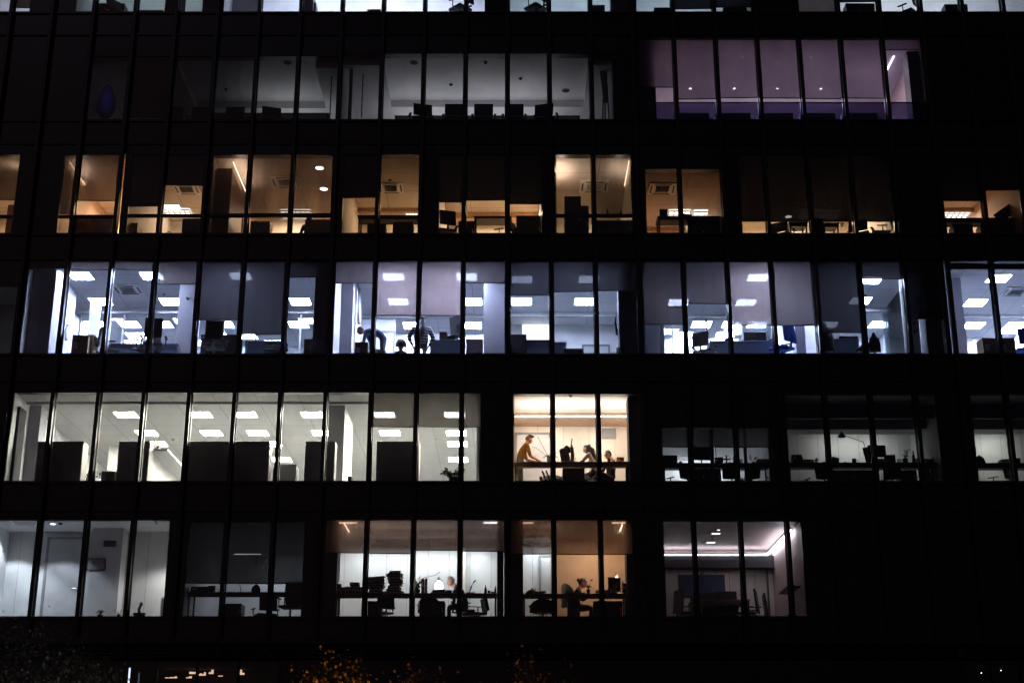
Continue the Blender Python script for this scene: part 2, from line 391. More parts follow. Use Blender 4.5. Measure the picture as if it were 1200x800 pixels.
# ---------------------------------------------------------------- furniture library
_CH = {}
def office_chair(loc, rz, label, m=None, kind='task', group='office chairs', h=1.0):
    """swivel chair; faces +y. kind: task, mesh, round, meeting"""
    m = m or M_dark; key = (m.name, kind)
    if key in _CH: return dup(_CH[key], loc, rz, label, group, (1, 1, h))
    t = thing('office_chair', label, 'office chair', loc, rz, group); t.scale = (1, 1, h)
    if kind == 'meeting':
        MB().box(-.26, .26, -.24, .24, .44, .50, .025).build('seat', m, t, True)
        MB().obox((0, -.27, .78), (.52, .05, .60), (R(-6), 0, 0), .02).build('backrest', m, t)
    elif kind == 'round':
        MB().lathe((0, 0, 0), [(.02, .43), (.24, .44), (.26, .47), (.23, .51), (.02, .52)], 24).build('seat', m, t, True)
        b = MB(); n = 16
        pts = [(math.sin(a) * .33, -.06 - math.cos(a) * .20) for a in [(-1.5 + 3.0 * i / n) for i in range(n + 1)]]
        for i in range(n):
            (xa, ya), (xb, yb) = pts[i], pts[i + 1]; c = i / n
            ha = .50 + .42 * math.sin(math.pi * (i / n)) ** .6; hb = .50 + .42 * math.sin(math.pi * ((i + 1) / n)) ** .6
            b.poly([(xa, ya, .44), (xb, yb, .44), (xb, yb, max(hb, .5)), (xa, ya, max(ha, .5))], (-math.sin((i / n - .5) * 3) * .04, math.cos((i / n - .5) * 3) * .04, 0))
        b.build('backrest', m, t, True)
    elif kind == 'mesh':
        MB().box(-.25, .25, -.23, .25, .45, .51, .025).build('seat', m, t, True)
        b = MB(); b.obox((0, -.27, .82), (.46, .012, .56), (R(-8), 0, 0))
        for i in range(9): b.obox((-.2 + i * .05, -.262, .82), (.008, .01, .56), (R(-8), 0, 0))
        b.build('backrest', m, t)
        MB().path([(-.235, -.23, .55), (-.24, -.30, 1.1), (-.2, -.31, 1.13), (.2, -.31, 1.13), (.24, -.30, 1.1), (.235, -.23, .55)], .018).build('back_frame', M_black, t)
    else:
        MB().box(-.25, .25, -.23, .25, .44, .52, .03).build('seat', m, t, True)
        MB().obox((0, -.27, .86), (.46, .07, .54), (R(-7), 0, 0), .03).build('backrest', m, t)
        MB().path([(0, -.12, .44), (0, -.30, .46), (0, -.34, .8)], [.03, .03, .02]).build('back_support', M_black, t)
    for s in (-1, 1):
        MB().path([(s * .22, .0, .46), (s * .31, .0, .48), (s * .31, .0, .68)], .016).box(s * .31 - .035, s * .31 + .035, -.13, .15, .681, .71, .01).build('armrest', M_black, t)
    MB().path([(0, 0, .1), (0, 0, .44)], .028).build('gas_column', M_chrome, t)
    b = MB(); w = MB()
    for i in range(5):
        a = i * 2 * math.pi / 5 + .3; c, s = math.cos(a), math.sin(a)
        b.path([(0, 0, .115), (c * .3, s * .3, .075)], [.03, .018]); w.ell((c * .3, s * .3, .03), (.028, .028, .03), sub=1)
    bb = b.build('star_base', M_black, t); w.build('castors', M_black, bb)
    _CH[key] = t; return t
def chair_at(q, px, py, rz, label, m=None, kind='task', h=1.0, top=None, Y=None, group='office chairs'):
    """stand a chair so that its back reaches the sight line through (px, py)"""
    th = (top or {'task': 1.13, 'mesh': 1.15, 'round': .94, 'meeting': 1.08}[kind]) * h
    if Y is not None: h = h * (P(px, py, Y).z - q.zf - .013) / th
    p = PZ(px, py, q.zf + th)
    if Y is not None or p.y < .55: p = P(px, py, Y or .55); 
    return office_chair((p.x, p.y, q.zf + .013), rz, label, m, kind, group, h)
def desk(q, px0, px1, Y0, Y1, label, top=.74, py=None, m=None, apron=.0, legs=True, x=None, name='office_desk', leg_m=None):
    py = py or (ymid(q.r) + 45); a, b = x or (P(px0, py, Y0).x, P(px1, py, Y0).x); m = m or M_grey
    cx, cy = (a + b) / 2, (Y0 + Y1) / 2; w, d = (b - a) / 2, (Y1 - Y0) / 2
    t = thing(name, label, 'desk', (cx, cy, q.zf + .013)); t_ = top - .013
    MB().box(-w, w, -d, d, t_ - .03, t_, .006).build('desk_top', m, t)
    if apron: MB().box(-w + .02, w - .02, -d + .02, -d + .04, t_ - .03 - apron, t_ - .031).build('apron', m, t)
    if legs:
        for sx in (-1, 1):
            for sy in (-1, 1): MB().box(sx * (w - .05) - .02, sx * (w - .05) + .02, sy * (d - .06) - .02, sy * (d - .06) + .02, 0, t_ - .031 - 0).build('leg', leg_m or M_black, t)
    t['_top'] = q.zf + top; t['_x'] = (a, b); return t
def box_thing(name, label, cat, x, y, z, w, d, h, m, rz=0., group=None, lid=None, kind='box'):
    t = thing(name, label, cat, (x, y, z + .001), rz, group)
    if kind == 'carton':
        MB().box(-w / 2, w / 2, -d / 2, d / 2, 0, h, .004).build('body', m, t)
        MB().box(-w / 2 - .002, w / 2 + .002, -.03, .03, h - .06, h + .003).build('tape', mat('tan_parcel_tape', (.5, .4, .25), .4), t)
        MB().obox((-w * .25, -d / 2 - .006, h * .6), (w * .3, .003, h * .25), (0, 0, 0)).build('label_sticker', M_paper, t)
    elif kind == 'cabinet':
        MB().box(-w / 2, w / 2, -d / 2, d / 2, 0, h, .006).build('body', m, t)
        n = max(1, round(w / .5))
        for i in range(n):
            a = -w / 2 + w * i / n + .008; b = -w / 2 + w * (i + 1) / n - .008
            dd = MB().box(a, b, -d / 2 - .018, -d / 2 - .002, .03, h - .02, .003).build('door', m, t)
            MB().box(b - .05, b - .035, -d / 2 - .03, -d / 2 - .0185, h * .5, h * .5 + .12).build('handle', M_chrome, dd)
    return t
def cabinet_at(q, px0, px1, py, Y, d, label, m=None, name='storage_cabinet', cat='cabinet'):
    a, b = P(px0, py + 12, Y).x, P(px1, py + 12, Y).x; h = P(600, py, Y).z - q.zf - .014
    return box_thing(name, label, cat, (a + b) / 2, Y + d / 2, q.zf + .013, b - a, d, h, m or M_grey, kind='cabinet')
def carton(x, y, z, w, d, h, label, rz=0., m=None): return box_thing('cardboard_box', label, 'cardboard box', x, y, z, w, d, h, m or M_card, rz, 'cardboard boxes', kind='carton')
def monitor(x, y, z, label, w=.55, h=.34, rz=0., tilt=0., stand=.14, m=None, lit=None, cat='monitor'):
    t = thing('computer_monitor', label, cat, (x, y, z + .001), rz, 'computer monitors')
    sc_ = MB().obox((0, 0, stand + h / 2), (w, .03, h), (tilt, 0, 0), .006).build('casing', m or M_black, t)
    MB().obox((0, .0165, stand + h / 2), (w - .03, .002, h - .03), (tilt, 0, 0)).build('screen', lit or M_screen, sc_)
    MB().path([(0, -.03, .012), (0, -.03, stand + h * .4)], .018).build('stand', M_black, t)
    MB().box(-.11, .11, -.11, .07, 0, .012, .004).build('foot', M_black, t); return t
def desk_lamp(x, y, z, pts, label, lit=None, m=None, sh=.075, cat='desk lamp', down=(0, 0, -1)):
    """anglepoise lamp; pts = joints relative to its foot, shade on the last one"""
    m = m or M_black; t = thing('desk_lamp', label, cat, (x, y, z + .001)); pts = [Vector(p) for p in pts]
    MB().lathe((0, 0, 0), [(.09, 0), (.09, .015), (.02, .025)], 20).build('foot', m, t)
    for a, b in zip([Vector((0, 0, .02))] + pts, pts):
        if (b - a).length > .02: MB().path([a, b], .009).build('arm', m, t)
    e = pts[-1]; d = Vector(down).normalized()
    rot = Vector((0, 0, -1)).rotation_difference(d).to_matrix(); s = MB()
    n = 20; rings = []
    for rr, zz in [(.02, .03), (.03, 0), (sh * .75, -.05), (sh, -.11), (sh * .97, -.11), (sh * .7, -.05), (.01, -.01)]:
        rings.append([s.bm.verts.new(e + rot @ Vector((rr * math.cos(2 * math.pi * j / n), rr * math.sin(2 * math.pi * j / n), zz))) for j in range(n)])
    for p_, q_ in zip(rings, rings[1:]):
        for j in range(n): s.bm.faces.new((p_[j], p_[(j + 1) % n], q_[(j + 1) % n], q_[j]))
    so = s.build('lamp_shade', m, t, True)
    if lit: MB().ell(e + rot @ Vector((0, 0, -.09)), (.04, .04, .035)).build('bulb', lit, so)
    return t
def potted_plant(x, y, z, label, pot=(.11, .16), ht=.3, n=40, spread=.18, lw=.025, ll=.09, m=None, name='potted_plant', pm=None, stems=6, cat='potted plant', seed=1):
    rd = random.Random(seed); t = thing(name, label, cat, (x, y, z + .001)); pr, ph = pot
    MB().lathe((0, 0, 0), [(pr * .75, 0), (pr, ph), (pr * .9, ph), (pr * .85, ph - .02)], 20).build('pot', pm or M_terra, t)
    st = MB(); lf = MB(); 
    for i in range(stems):
        a = rd.random() * 6.28; l = rd.uniform(.6, 1); e = Vector((math.cos(a) * spread * l, math.sin(a) * spread * l * .7, ph + ht * rd.uniform(.5, 1)))
        b = Vector((math.cos(a) * .02, math.sin(a) * .02, ph - .02)); mid = (b + e) / 2 + Vector((0, 0, ht * .18))
        st.path([b, mid, e], [.006, .005, .003], 5)
        for j in range(max(1, n // stems)):
            u = rd.uniform(.25, 1); c = b.lerp(mid, u * 2) if u < .5 else mid.lerp(e, u * 2 - 1)
            d = Vector((rd.gauss(0, 1), rd.gauss(0, 1), rd.gauss(.2, .7))).normalized() * ll * rd.uniform(.6, 1.2)
            lf.leaf(c, c + d, lw * rd.uniform(.7, 1.2), bend=.01)
    s_ = st.build('stems', m or M_leaf, t); lf.build('foliage', m or M_leaf, t); return t
def orchid(x, y, z, label, stems, flower=None, pot=.07, leafm=None, fl=.03, nleaf=5, potm=None, seed=3, leafl=.22, bloom=None):
    """pot with arching stems; stems = lists of points relative to the pot"""
    rd = random.Random(seed); t = thing('orchid', label, 'orchid', (x, y, z + .001))
    MB().lathe((0, 0, 0), [(pot * .7, 0), (pot, .12), (pot * .9, .12)], 18).build('pot', potm or M_terra, t)
    lf = MB()
    for i in range(nleaf):
        a = i * 6.28 / nleaf + .4; c = Vector((0, 0, .12)); m_ = Vector((math.cos(a) * leafl * .5, math.sin(a) * leafl * .35, .22)); e = Vector((math.cos(a) * leafl, math.sin(a) * leafl * .7, .15))
        lf.leaf(c, m_ * 1.1, .03); lf.leaf(m_, e, .022)
    lf.build('leaves', leafm or M_leaf, t)
    for si, s in enumerate(stems):
        so = MB().path([(0, 0, .11)] + s, .006, 6).build('flower_stem', leafm or M_leaf, t)
        if flower and (bloom is None or si in bloom):
            f = MB(); pts = [Vector(p) for p in s]
            for j in range(7):
                u = .45 + .55 * j / 6; ii = u * (len(pts) - 1); a_ = pts[int(ii)].lerp(pts[min(int(ii) + 1, len(pts) - 1)], ii % 1)
                for k in range(5):
                    an = k * 1.256 + j; f.leaf(a_, a_ + Vector((math.cos(an) * fl, -.01, math.sin(an) * fl)), fl * .45, up=Vector((0, 1, 0)))
            f.build('blossoms', flower, so)
    return t
def mug(x, y, z, label, r=.04, h=.1, m=None, cat='mug', name='mug'):
    t = thing(name, label, cat, (x, y, z + .001)); MB().lathe((0, 0, 0), [(r * .9, 0), (r, h * .2), (r, h), (r * .85, h), (r * .8, h * .2)], 18).build('cup', m or M_black, t)
    MB().path([(r * .95, 0, h * .8), (r * 1.6, 0, h * .75), (r * 1.6, 0, h * .35), (r * .95, 0, h * .25)], .007, 6).build('handle', m or M_black, t); return t
def bottle(x, y, z, label, r=.035, h=.24, m=None):
    t = thing('bottle', label, 'bottle', (x, y, z + .001)); MB().lathe((0, 0, 0), [(r, 0), (r, h * .6), (r * .4, h * .8), (r * .4, h * .93)], 16).build('body', m or M_black, t, True)
    MB().lathe((0, 0, 0), [(r * .45, h * .932), (r * .45, h)], 12).build('cap', m or M_grey, t); return t
def paper_stack(x, y, z, n, w, d, h, label, cat='paper stack', mats=None, seed=1, lean=.02):
    """a bundle of documents held in a sagging cover"""
    rd = random.Random(seed); t = thing('document_bundle', label, cat, (x, y, z + .001), rd.uniform(-.2, .2))
    w = w * rd.uniform(.85, 1.08)
    MB().obox((0, 0, h * .06), (w, d, h * .1), (rd.uniform(-.03, .03), rd.uniform(-.03, .03), 0), .003).build('lower_cover', mats or M_black, t)
    p = MB(); k = max(3, int(h / .012))
    for i in range(k):
        a = h * .13 + (h * .74) * i / k; dx = rd.uniform(-lean, lean) * .5
        p.box(-w / 2 + .012 + dx, w / 2 - .012 + dx, -d / 2 + .01, d / 2 - .01, a, a + h * .74 / k - .001)
    p.build('pages', M_paper, t)
    c = MB(); c.obox((lean * .3, 0, h * .94), (w * 1.02, d * 1.02, h * .1), (rd.uniform(-.04, .04), rd.uniform(-.09, .09), rd.uniform(-.1, .1)), .003); c.build('upper_cover', mats or M_black, t); return t
def binder_row(x, y, z, n, label_fn, col_fn, h=.3, w=.06, d=.24, seed=2):
    rd = random.Random(seed)
    for i in range(n):
        t = thing('ring_binder', label_fn(i), 'binder', (x + i * (w + .006), y, z + .001), 0, 'ring binders')
        MB().box(-w / 2, w / 2, -d / 2, d / 2, 0, h * rd.uniform(.93, 1), .004).build('cover', col_fn(i), t)
        MB().box(-w * .3, w * .3, -d / 2 - .003, -d / 2 - .0005, h * .5, h * .8).build('spine_label', M_paper, t)
def wall_frame(q, px0, px1, py0, py1, Y, label, m=None, fm=None, name='framed_notice', cat='notice board'):
    a = P(px0, py0, Y); b = P(px1, py1, Y); t = thing(name, label, cat, ((a.x + b.x) / 2, Y - .012, b.z)); w = (b.x - a.x) / 2; h = a.z - b.z
    MB().box(-w, w, -.012, .01, 0, h, .004).build('frame', fm or M_grey, t); MB().box(-w + .02, w - .02, -.016, -.0125, .02, h - .02).build('sheet', m or M_paper, t); return t

# ---------------------------------------------------------------- people
def person(label, loc, yaw, J={}, skin=(.45, .27, .2), top=(.1, .1, .12), legs=(.05, .05, .06), hair=(.03, .02, .015), hairstyle='short',
           sleeve='long', lean=0., head_pitch=0., head_yaw=0., scale=1., group=None, stripes=None, bulk=1., hair_scale=1., shoes=(.02, .02, .02)):
    """one continuous body grown from a skeleton; faces +y before yaw. lean tips the upper body forward"""
    D = dict(pelvis=(0, 0, .93), spine=(0, .0, 1.12), chest=(0, .0, 1.32), neck=(0, -.005, 1.46), skull=(0, .02, 1.56))
    for s, n in ((-1, 'L'), (1, 'R')):
        D.update({'hip' + n: (s * .09, 0, .88), 'knee' + n: (s * .10, .03, .5), 'ankle' + n: (s * .10, -.01, .09), 'toe' + n: (s * .12, .15, .035),
                  'sho' + n: (s * .17, 0, 1.40), 'elb' + n: (s * .23, -.02, 1.13), 'wri' + n: (s * .24, .06, .89)})
    pv = Vector(D['pelvis'])
    up = ('spine', 'chest', 'neck', 'skull', 'shoL', 'shoR', 'elbL', 'elbR', 'wriL', 'wriR')
    M = Matrix.Rotation(-lean, 3, 'X')
    for k in up:
        f = .5 if k == 'spine' else 1.; Mk = Matrix.Rotation(-lean * f, 3, 'X') if f != 1 else M
        D[k] = tuple(Mk @ (Vector(D[k]) - pv) + pv)
    if bulk != 1:
        for k in ('shoL', 'shoR', 'elbL', 'elbR', 'wriL', 'wriR'): D[k] = (D[k][0] * bulk, D[k][1], D[k][2])
    D.update(J)
    E = [('pelvis', 'spine', 'top'), ('spine', 'chest', 'top'), ('chest', 'neck', 'top'), ('neck', 'skull', 'skin')]
    for n in 'LR':
        E += [('chest', 'sho' + n, 'top'), ('sho' + n, 'elb' + n, 'top'), ('elb' + n, 'wri' + n, 'top' if sleeve == 'long' else 'skin')]
        E += [('pelvis', 'hip' + n, 'legs'), ('hip' + n, 'knee' + n, 'legs'), ('knee' + n, 'ankle' + n, 'legs'), ('ankle' + n, 'toe' + n, 'shoe')]
    rad = dict(pelvis=(.155, .115), spine=(.13, .10), chest=(.155, .11), neck=(.055, .055), skull=(.05, .055))
    for n in 'LR': rad.update({'hip' + n: (.095, .095), 'knee' + n: (.06, .06), 'ankle' + n: (.042, .042), 'toe' + n: (.035, .03), 'sho' + n: (.062, .062), 'elb' + n: (.043, .043), 'wri' + n: (.03, .03)})
    if bulk != 1:
        for k in rad:
            if k[:3] in ('pel', 'spi', 'che', 'sho', 'elb'): rad[k] = (rad[k][0] * bulk, rad[k][1] * bulk)
    bm = bmesh.new(); L = bm.verts.layers.skin.verify(); V = {}
    for k, c in D.items():
        v = bm.verts.new(c); v[L].radius = rad[k]; v[L].use_root = k == 'pelvis'; V[k] = v
    for a, b, _ in E: bm.edges.new((V[a], V[b]))
    bones = [(Vector(D[a]), Vector(D[b]), c) for a, b, c in E]
    for n, s in (('L', -1), ('R', 1)):                       # palm, four fingers of unequal length, thumb
        w = Vector(D['wri' + n]); e = Vector(D['elb' + n]); d = (w - e).normalized()
        side = d.cross(Vector((0, 0, 1))); side = side.normalized() if side.length > .1 else Vector((1, 0, 0)); dn = d.cross(side).normalized()
        if dn.z > 0: dn = -dn
        palm = bm.verts.new(w + d * .07); palm[L].radius = (.036, .018); bm.edges.new((V['wri' + n], palm)); bones.append((w, w + d * .07, 'skin'))
        for i, ln in enumerate((.062, .075, .07, .055)):
            o = side * (i - 1.5) * .02
            p1 = bm.verts.new(w + d * .105 + o); p2 = bm.verts.new(w + d * (.105 + ln * .55) + o + dn * .015); p3 = bm.verts.new(w + d * (.105 + ln * .85) + o * 1.05 + dn * .04)
            for p_, r_ in ((p1, .0095), (p2, .0085), (p3, .007)): p_[L].radius = (r_, r_)
            bm.edges.new((palm, p1)); bm.edges.new((p1, p2)); bm.edges.new((p2, p3)); bones.append((p1.co.copy(), p3.co.copy(), 'skin'))
        t1 = bm.verts.new(w + d * .05 - side * s * .04 + dn * .01); t2 = bm.verts.new(w + d * .09 - side * s * .055 + dn * .025)
        for p_, r_ in ((t1, .011), (t2, .009)): p_[L].radius = (r_, r_)
        bm.edges.new((palm, t1)); bm.edges.new((t1, t2)); bones.append((w + d * .03, t2.co.copy(), 'skin'))
    me = bpy.data.meshes.new('skeleton'); bm.to_mesh(me); bm.free()
    tmp = bpy.data.objects.new('skeleton', me); COL.objects.link(tmp)
    md = tmp.modifiers.new('s', 'SKIN'); md.use_smooth_shade = True; sb = tmp.modifiers.new('u', 'SUBSURF'); sb.levels = 1; sb.render_levels = 1
    dg = bpy.context.evaluated_depsgraph_get(); ev = tmp.evaluated_get(dg); body = bpy.data.meshes.new_from_object(ev, depsgraph=dg)
    bpy.data.objects.remove(tmp)
    def dist(p, a, b):
        ab = b - a; u = max(0, min(1, (p - a).dot(ab) / max(ab.length_squared, 1e-9))); return (p - a - ab * u).length
    names = ['skin', 'top', 'legs', 'shoe', 'eye', 'lip']; B = bmesh.new(); B.from_mesh(body)
    nk = Vector(D['neck'])
    for f in B.faces:
        c = f.calc_center_median(); best = min(bones, key=lambda b_: dist(c, b_[0], b_[1]))[2]; f.material_index = names.index(best); f.smooth = True
    # head: skull, jaw, nose, ears, eyes, lips, joined to the neck
    HM = Matrix.Rotation(head_yaw, 3, 'Z') @ Matrix.Rotation(-(lean * .45 + head_pitch), 3, 'X'); hc = Vector(D['skull']) + HM @ Vector((0, .01, .055))
    h = MB(); h.bm.free(); h.bm = B
    h.cur = 0; h.ell(hc, (.073, .092, .108), HM, 3); h.ell(hc + HM @ Vector((0, .022, -.058)), (.052, .062, .058), HM, 2)
    h.path([hc + HM @ Vector((0, .085, .012)), hc + HM @ Vector((0, .112, -.025)), hc + HM @ Vector((0, .092, -.035))], [.009, .014, .01], 8)
    for s in (-1, 1):
        h.cur = 0; h.ell(hc + HM @ Vector((s * .074, -.008, -.012)), (.012, .022, .032), HM, 1)
        h.cur = 4; h.ell(hc + HM @ Vector((s * .03, .085, .0)), (.012, .007, .007), HM, 1)
    h.cur = 5; h.ell(hc + HM @ Vector((0, .086, -.058)), (.024, .008, .007), HM, 1)
    for f in B.faces: f.smooth = True
    body2 = bpy.data.meshes.new('person'); B.to_mesh(body2); B.free()
    cid = '%d_%d_%d' % tuple(int(v * 200) for v in top)
    mt = mat('cloth_' + cid, top, .9, 0, .15, 25) if not stripes else stripes
    for m_ in (mat('skin_%d' % int(skin[0] * 100), skin, .55, 0, .06, 20), mt, mat('trousers_%d_%d' % (int(legs[0] * 300), int(legs[2] * 300)), legs, .9, 0, .15, 25), mat('shoe_leather', shoes, .4), mat('eye', (.05, .04, .03), .2), mat('lips', (.35, .12, .1), .5)):
        body2.materials.append(m_)
    root = bpy.data.objects.new('person', body2); COL.objects.link(root); root.location = loc; root.rotation_euler = (0, 0, yaw); root.scale = (scale,) * 3
    tag(root, label, 'person', group)
    hm = mat('hair_%d' % int(hair[0] * 300), hair, .6, 0, .3, 60); g = MB(); rd = random.Random(len(label))
    n0 = bmesh.ops.create_icosphere(g.bm, subdivisions=4, radius=1)
    for v in list(g.bm.verts):
        c = v.co.copy()
        line = .25 + (.0 if c.y < .2 else c.y * .55)
        if c.z < (line if c.y > -.05 else -.45 - (0 if hairstyle != 'short' else -.1)): g.bm.verts.remove(v); continue
        j = 1 + .05 * math.sin(c.x * 23 + c.z * 17) * math.cos(c.y * 19)
        v.co = hc + HM @ (Vector((c.x * .083 * j, (c.y * .101 - .004) * j, (c.z * .119 + .002) * j)) * hair_scale)
    if hairstyle == 'long':
        g.path([hc + HM @ Vector((0, -.06, .05)), hc + HM @ Vector((0, -.10, -.08)), nk + M @ Vector((0, -.10, -.12)), nk + M @ Vector((0, -.12, -.32))], [.085, .1, .095, .04], 12)
        for s in (-1, 1): g.path([hc + HM @ Vector((s * .06, -.02, .03)), hc + HM @ Vector((s * .085, -.02, -.1)), nk + M @ Vector((s * .1, .01, -.12))], [.03, .035, .015], 8)
    elif hairstyle == 'bun':
        g.ell(hc + HM @ Vector((0, -.115, .04)), (.045, .04, .045), HM, 2)
    elif hairstyle == 'top':
        for i in range(14):
            a = i / 14 * 6.28; g.path([hc + HM @ Vector((.05 * math.cos(a), .04 * math.sin(a), .09)), hc + HM @ Vector((.08 * math.cos(a), .09 * math.sin(a) + .01, .135))], [.028, .006], 6)
    ho = g.build('hair', hm, root, True, fix=False)
    return root
PI = math.pi
T_cool = emit('cool_led_panel', (.60, .69, 1.0), 125.)
T_coolhi = emit('cool_led_panel_far', (.74, .80, 1.0), 9.)
T_neut = emit('neutral_led_panel', (1., .94, .76), 135.)
T_warm = emit('warm_lamp', (1., .62, .34), 6.)
T_warmhi = emit('warm_strip_lamp', (1., .66, .42), 14.)
T_warmwhite = emit('warm_white_downlight', (1., .85, .7), 14.)
T_dim = emit('dim_white_lamp', (.85, .92, 1.), 5.)
T_led = emit('white_led_cove', (.92, .92, 1.), 16.)
T_violet = emit('violet_white_spot', (.9, .8, 1.), 20.)
B_grey = blind('grey_blind', (.12, .10, .10), .009)
B_lilac = blind('sheer_grey_blind', (.29, .225, .22), .011)
B_dark = blind('dark_blind', (.04, .038, .043), .003)
B_vdark = blind('blackout_blind', (.012, .012, .014), .004, .3)
B_brown = blind('brown_sheer_blind', (.21, .135, .105), .14)
B_warmd = blind('amber_dark_blind', (.05, .035, .03), .12)
B_purple = blind('mauve_sheer_blind', (.32, .25, .31), .10)
W_cool = mat('cool_white_wall', (.78, .80, .84), .7, 0, .03, 2)
W_lilac = mat('pale_lilac_column_paint', (.45, .44, .5), .7, 0, .04, 2)
W_warm = mat('cream_wall', (.72, .65, .55), .7, 0, .05, 2)
W_tan = mat('tan_wall', (.62, .48, .37), .7, 0, .05, 2)
W_panel = striped('panelled_wall', (.62, .63, .62), (.25, .25, .25), .55)
W_woodp = striped('wood_panelled_wall', (.46, .40, .38), (.05, .04, .04), .35)
C_warm = tiled('cream_ceiling_tiles', (.60, .53, .47), (.26, .22, .2), 1.2)
C_plank = tiled('wide_metal_ceiling_tiles', (.78, .79, .80), (.4, .4, .42), 1.1, .8)
C_wood = striped('mauve_wood_ceiling', (.38, .27, .25), (.2, .16, .17), .3)

# ================================================================ bottom storey (r=0)
A = room(0, -22, 196, 608, 1.7, M_wall, M_ceilflat, M_floor, W_panel)
column(A, 105, 141, None, 1.2, 1.68, M_wallg)
door(A, 53, 95, 1.7, 2.3, M_lgrey, 690)
downlight(A, 62, 613, T_dim, 'round downlight over the plain door at bottom of the facade', .07)
panel(A, 168, 611, emit('faint_panel', (.8, .85, 1.), .12), 'dim square ceiling panel of the corridor with the plain door', .6)
panel(A, 30, 612, MATS['faint_panel'], 'faint ceiling panel by the outer corner of the corridor with the plain door', .6)
detector(A, 71, 612.5, 'small dark detector on the ceiling over the plain door', M_black)
wall_frame(A, 122, 136, 633, 640, 1.2, 'dark unlit exit sign high on the shaded wall', M_dark, M_black, 'exit_sign', 'exit sign')
wall_frame(A, 103, 123, 654, 668, 1.2, 'small framed notice on the shaded wall beside the plain door', M_grey, M_black)
sp = P(188, 650, 1.0); t = thing('wall_spotlight', 'small bright wall spotlight shining down the white wall', 'wall lamp', (A.x1 - .06, .9, sp.z))
MB().path([(.055, 0, 0), (0, 0, 0)], .012).build('bracket', M_black, t); MB().lathe((0, 0, -.05), [(.035, 0), (.03, .09)], 16).build('housing', M_black, t); MB().ell((0, 0, -.06), (.025, .025, .012)).build('lens', T_led, t)
def spot(x, y, z, tx, ty, tz, power, col, ang=80, blend=.5, rad=.03):
    l = bpy.data.lights.new('lamp_beam', 'SPOT'); l.energy = power; l.color = col; l.spot_size = R(ang); l.spot_blend = blend; l.shadow_soft_size = rad
    o = bpy.data.objects.new('lamp_beam', l); COL.objects.link(o); o.location = (x, y, z)
    o.rotation_euler = (Vector((tx, ty, tz)) - Vector((x, y, z))).to_track_quat('-Z', 'Y').to_euler(); return o
spot(A.x1 - .09, .86, sp.z - .10, A.x1 - .1, 1.1, A.zf, 60, (1, .95, .9), 160, .5)
dl = PZ(62, 613, A.zc); spot(dl.x, dl.y, A.zc - .04, dl.x, dl.y + .3, A.zf, 85, (.8, .88, 1.), 100, .3)
dl = PZ(6, 613, A.zc); spot(dl.x, dl.y + .1, A.zc - .04, dl.x, dl.y + .4, A.zf, 130, (.8, .88, 1.), 100, .3)
zs = ZB[0] + .035
def sill(px, Y=.2): return P(px, 720, Y).x
orchid(sill(108), .22, A.zf + .6 * 0 + ZB[0] - A.zf * 0 - ZB[0] + ZB[0] - .02, 'leafless twig in a low pot on the sill by the shaded wall', [[(-.04, 0, .25), (-.15, 0, .48), (-.27, 0, .62)], [(.03, 0, .3), (.05, 0, .46)], [(.06, 0, .22), (.16, 0, .26)]], None, .06, M_black, nleaf=3, leafl=.12)
orchid(sill(117), .22, ZB[0] - .02, 'squat sill plant with drooping leaves next to the leafless twig', [[(.03, 0, .16), (.1, 0, .2)]], None, .07, M_black, nleaf=6, leafl=.14)
orchid(sill(139), .22, ZB[0] - .02, 'thin branching seedling on the sill beside the grey pillar', [[(-.05, 0, .15), (-.13, 0, .24)], [(.03, 0, .14), (.05, 0, .24)], [(.0, 0, .12), (-.02, 0, .19)]], None, .05, M_black, nleaf=2, leafl=.1)
t = thing('cactus', 'small upright cactus in a dark pot on the sill', 'cactus', (sill(163), .22, ZB[0] + .002))
MB().lathe((0, 0, 0), [(.1, 0), (.15, .1), (.15, .13), (.12, .13)], 20).build('pot', M_black, t)
MB().path([(0, 0, .12), (-.02, 0, .22), (.01, 0, .3), (.03, 0, .36), (.03, 0, .40)], [.035, .04, .035, .04, .015], 10).build('stem', M_leaf, t, True)
box_thing('side_cabinet', 'narrow pale cabinet at the foot of the spotlit wall', 'cabinet', A.x1 - .14, .9, A.zf + .013, .24, .4, .66, M_lgrey, kind='cabinet')
potted_plant(A.x1 - .14, .9, A.zf + .68, 'spindly plant in a white pot on the narrow pale cabinet', (.07, .12), .45, 20, .08, .012, .06, pm=M_white, stems=4)

# dim office, blinds down
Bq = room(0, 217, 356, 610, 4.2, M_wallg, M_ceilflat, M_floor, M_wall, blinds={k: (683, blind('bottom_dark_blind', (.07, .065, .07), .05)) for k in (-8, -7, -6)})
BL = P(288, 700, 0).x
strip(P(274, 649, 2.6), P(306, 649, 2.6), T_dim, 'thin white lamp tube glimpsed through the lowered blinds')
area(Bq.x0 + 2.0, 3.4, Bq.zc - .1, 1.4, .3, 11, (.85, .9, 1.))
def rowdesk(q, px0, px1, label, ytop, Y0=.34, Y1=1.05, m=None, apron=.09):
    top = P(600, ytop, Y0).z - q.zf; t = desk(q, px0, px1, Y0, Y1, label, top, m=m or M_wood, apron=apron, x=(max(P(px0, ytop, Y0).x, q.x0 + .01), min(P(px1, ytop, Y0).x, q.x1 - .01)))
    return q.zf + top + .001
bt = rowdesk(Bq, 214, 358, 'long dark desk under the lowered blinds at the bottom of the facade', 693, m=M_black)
def on(px, py, Y): return P(px, py, Y).x
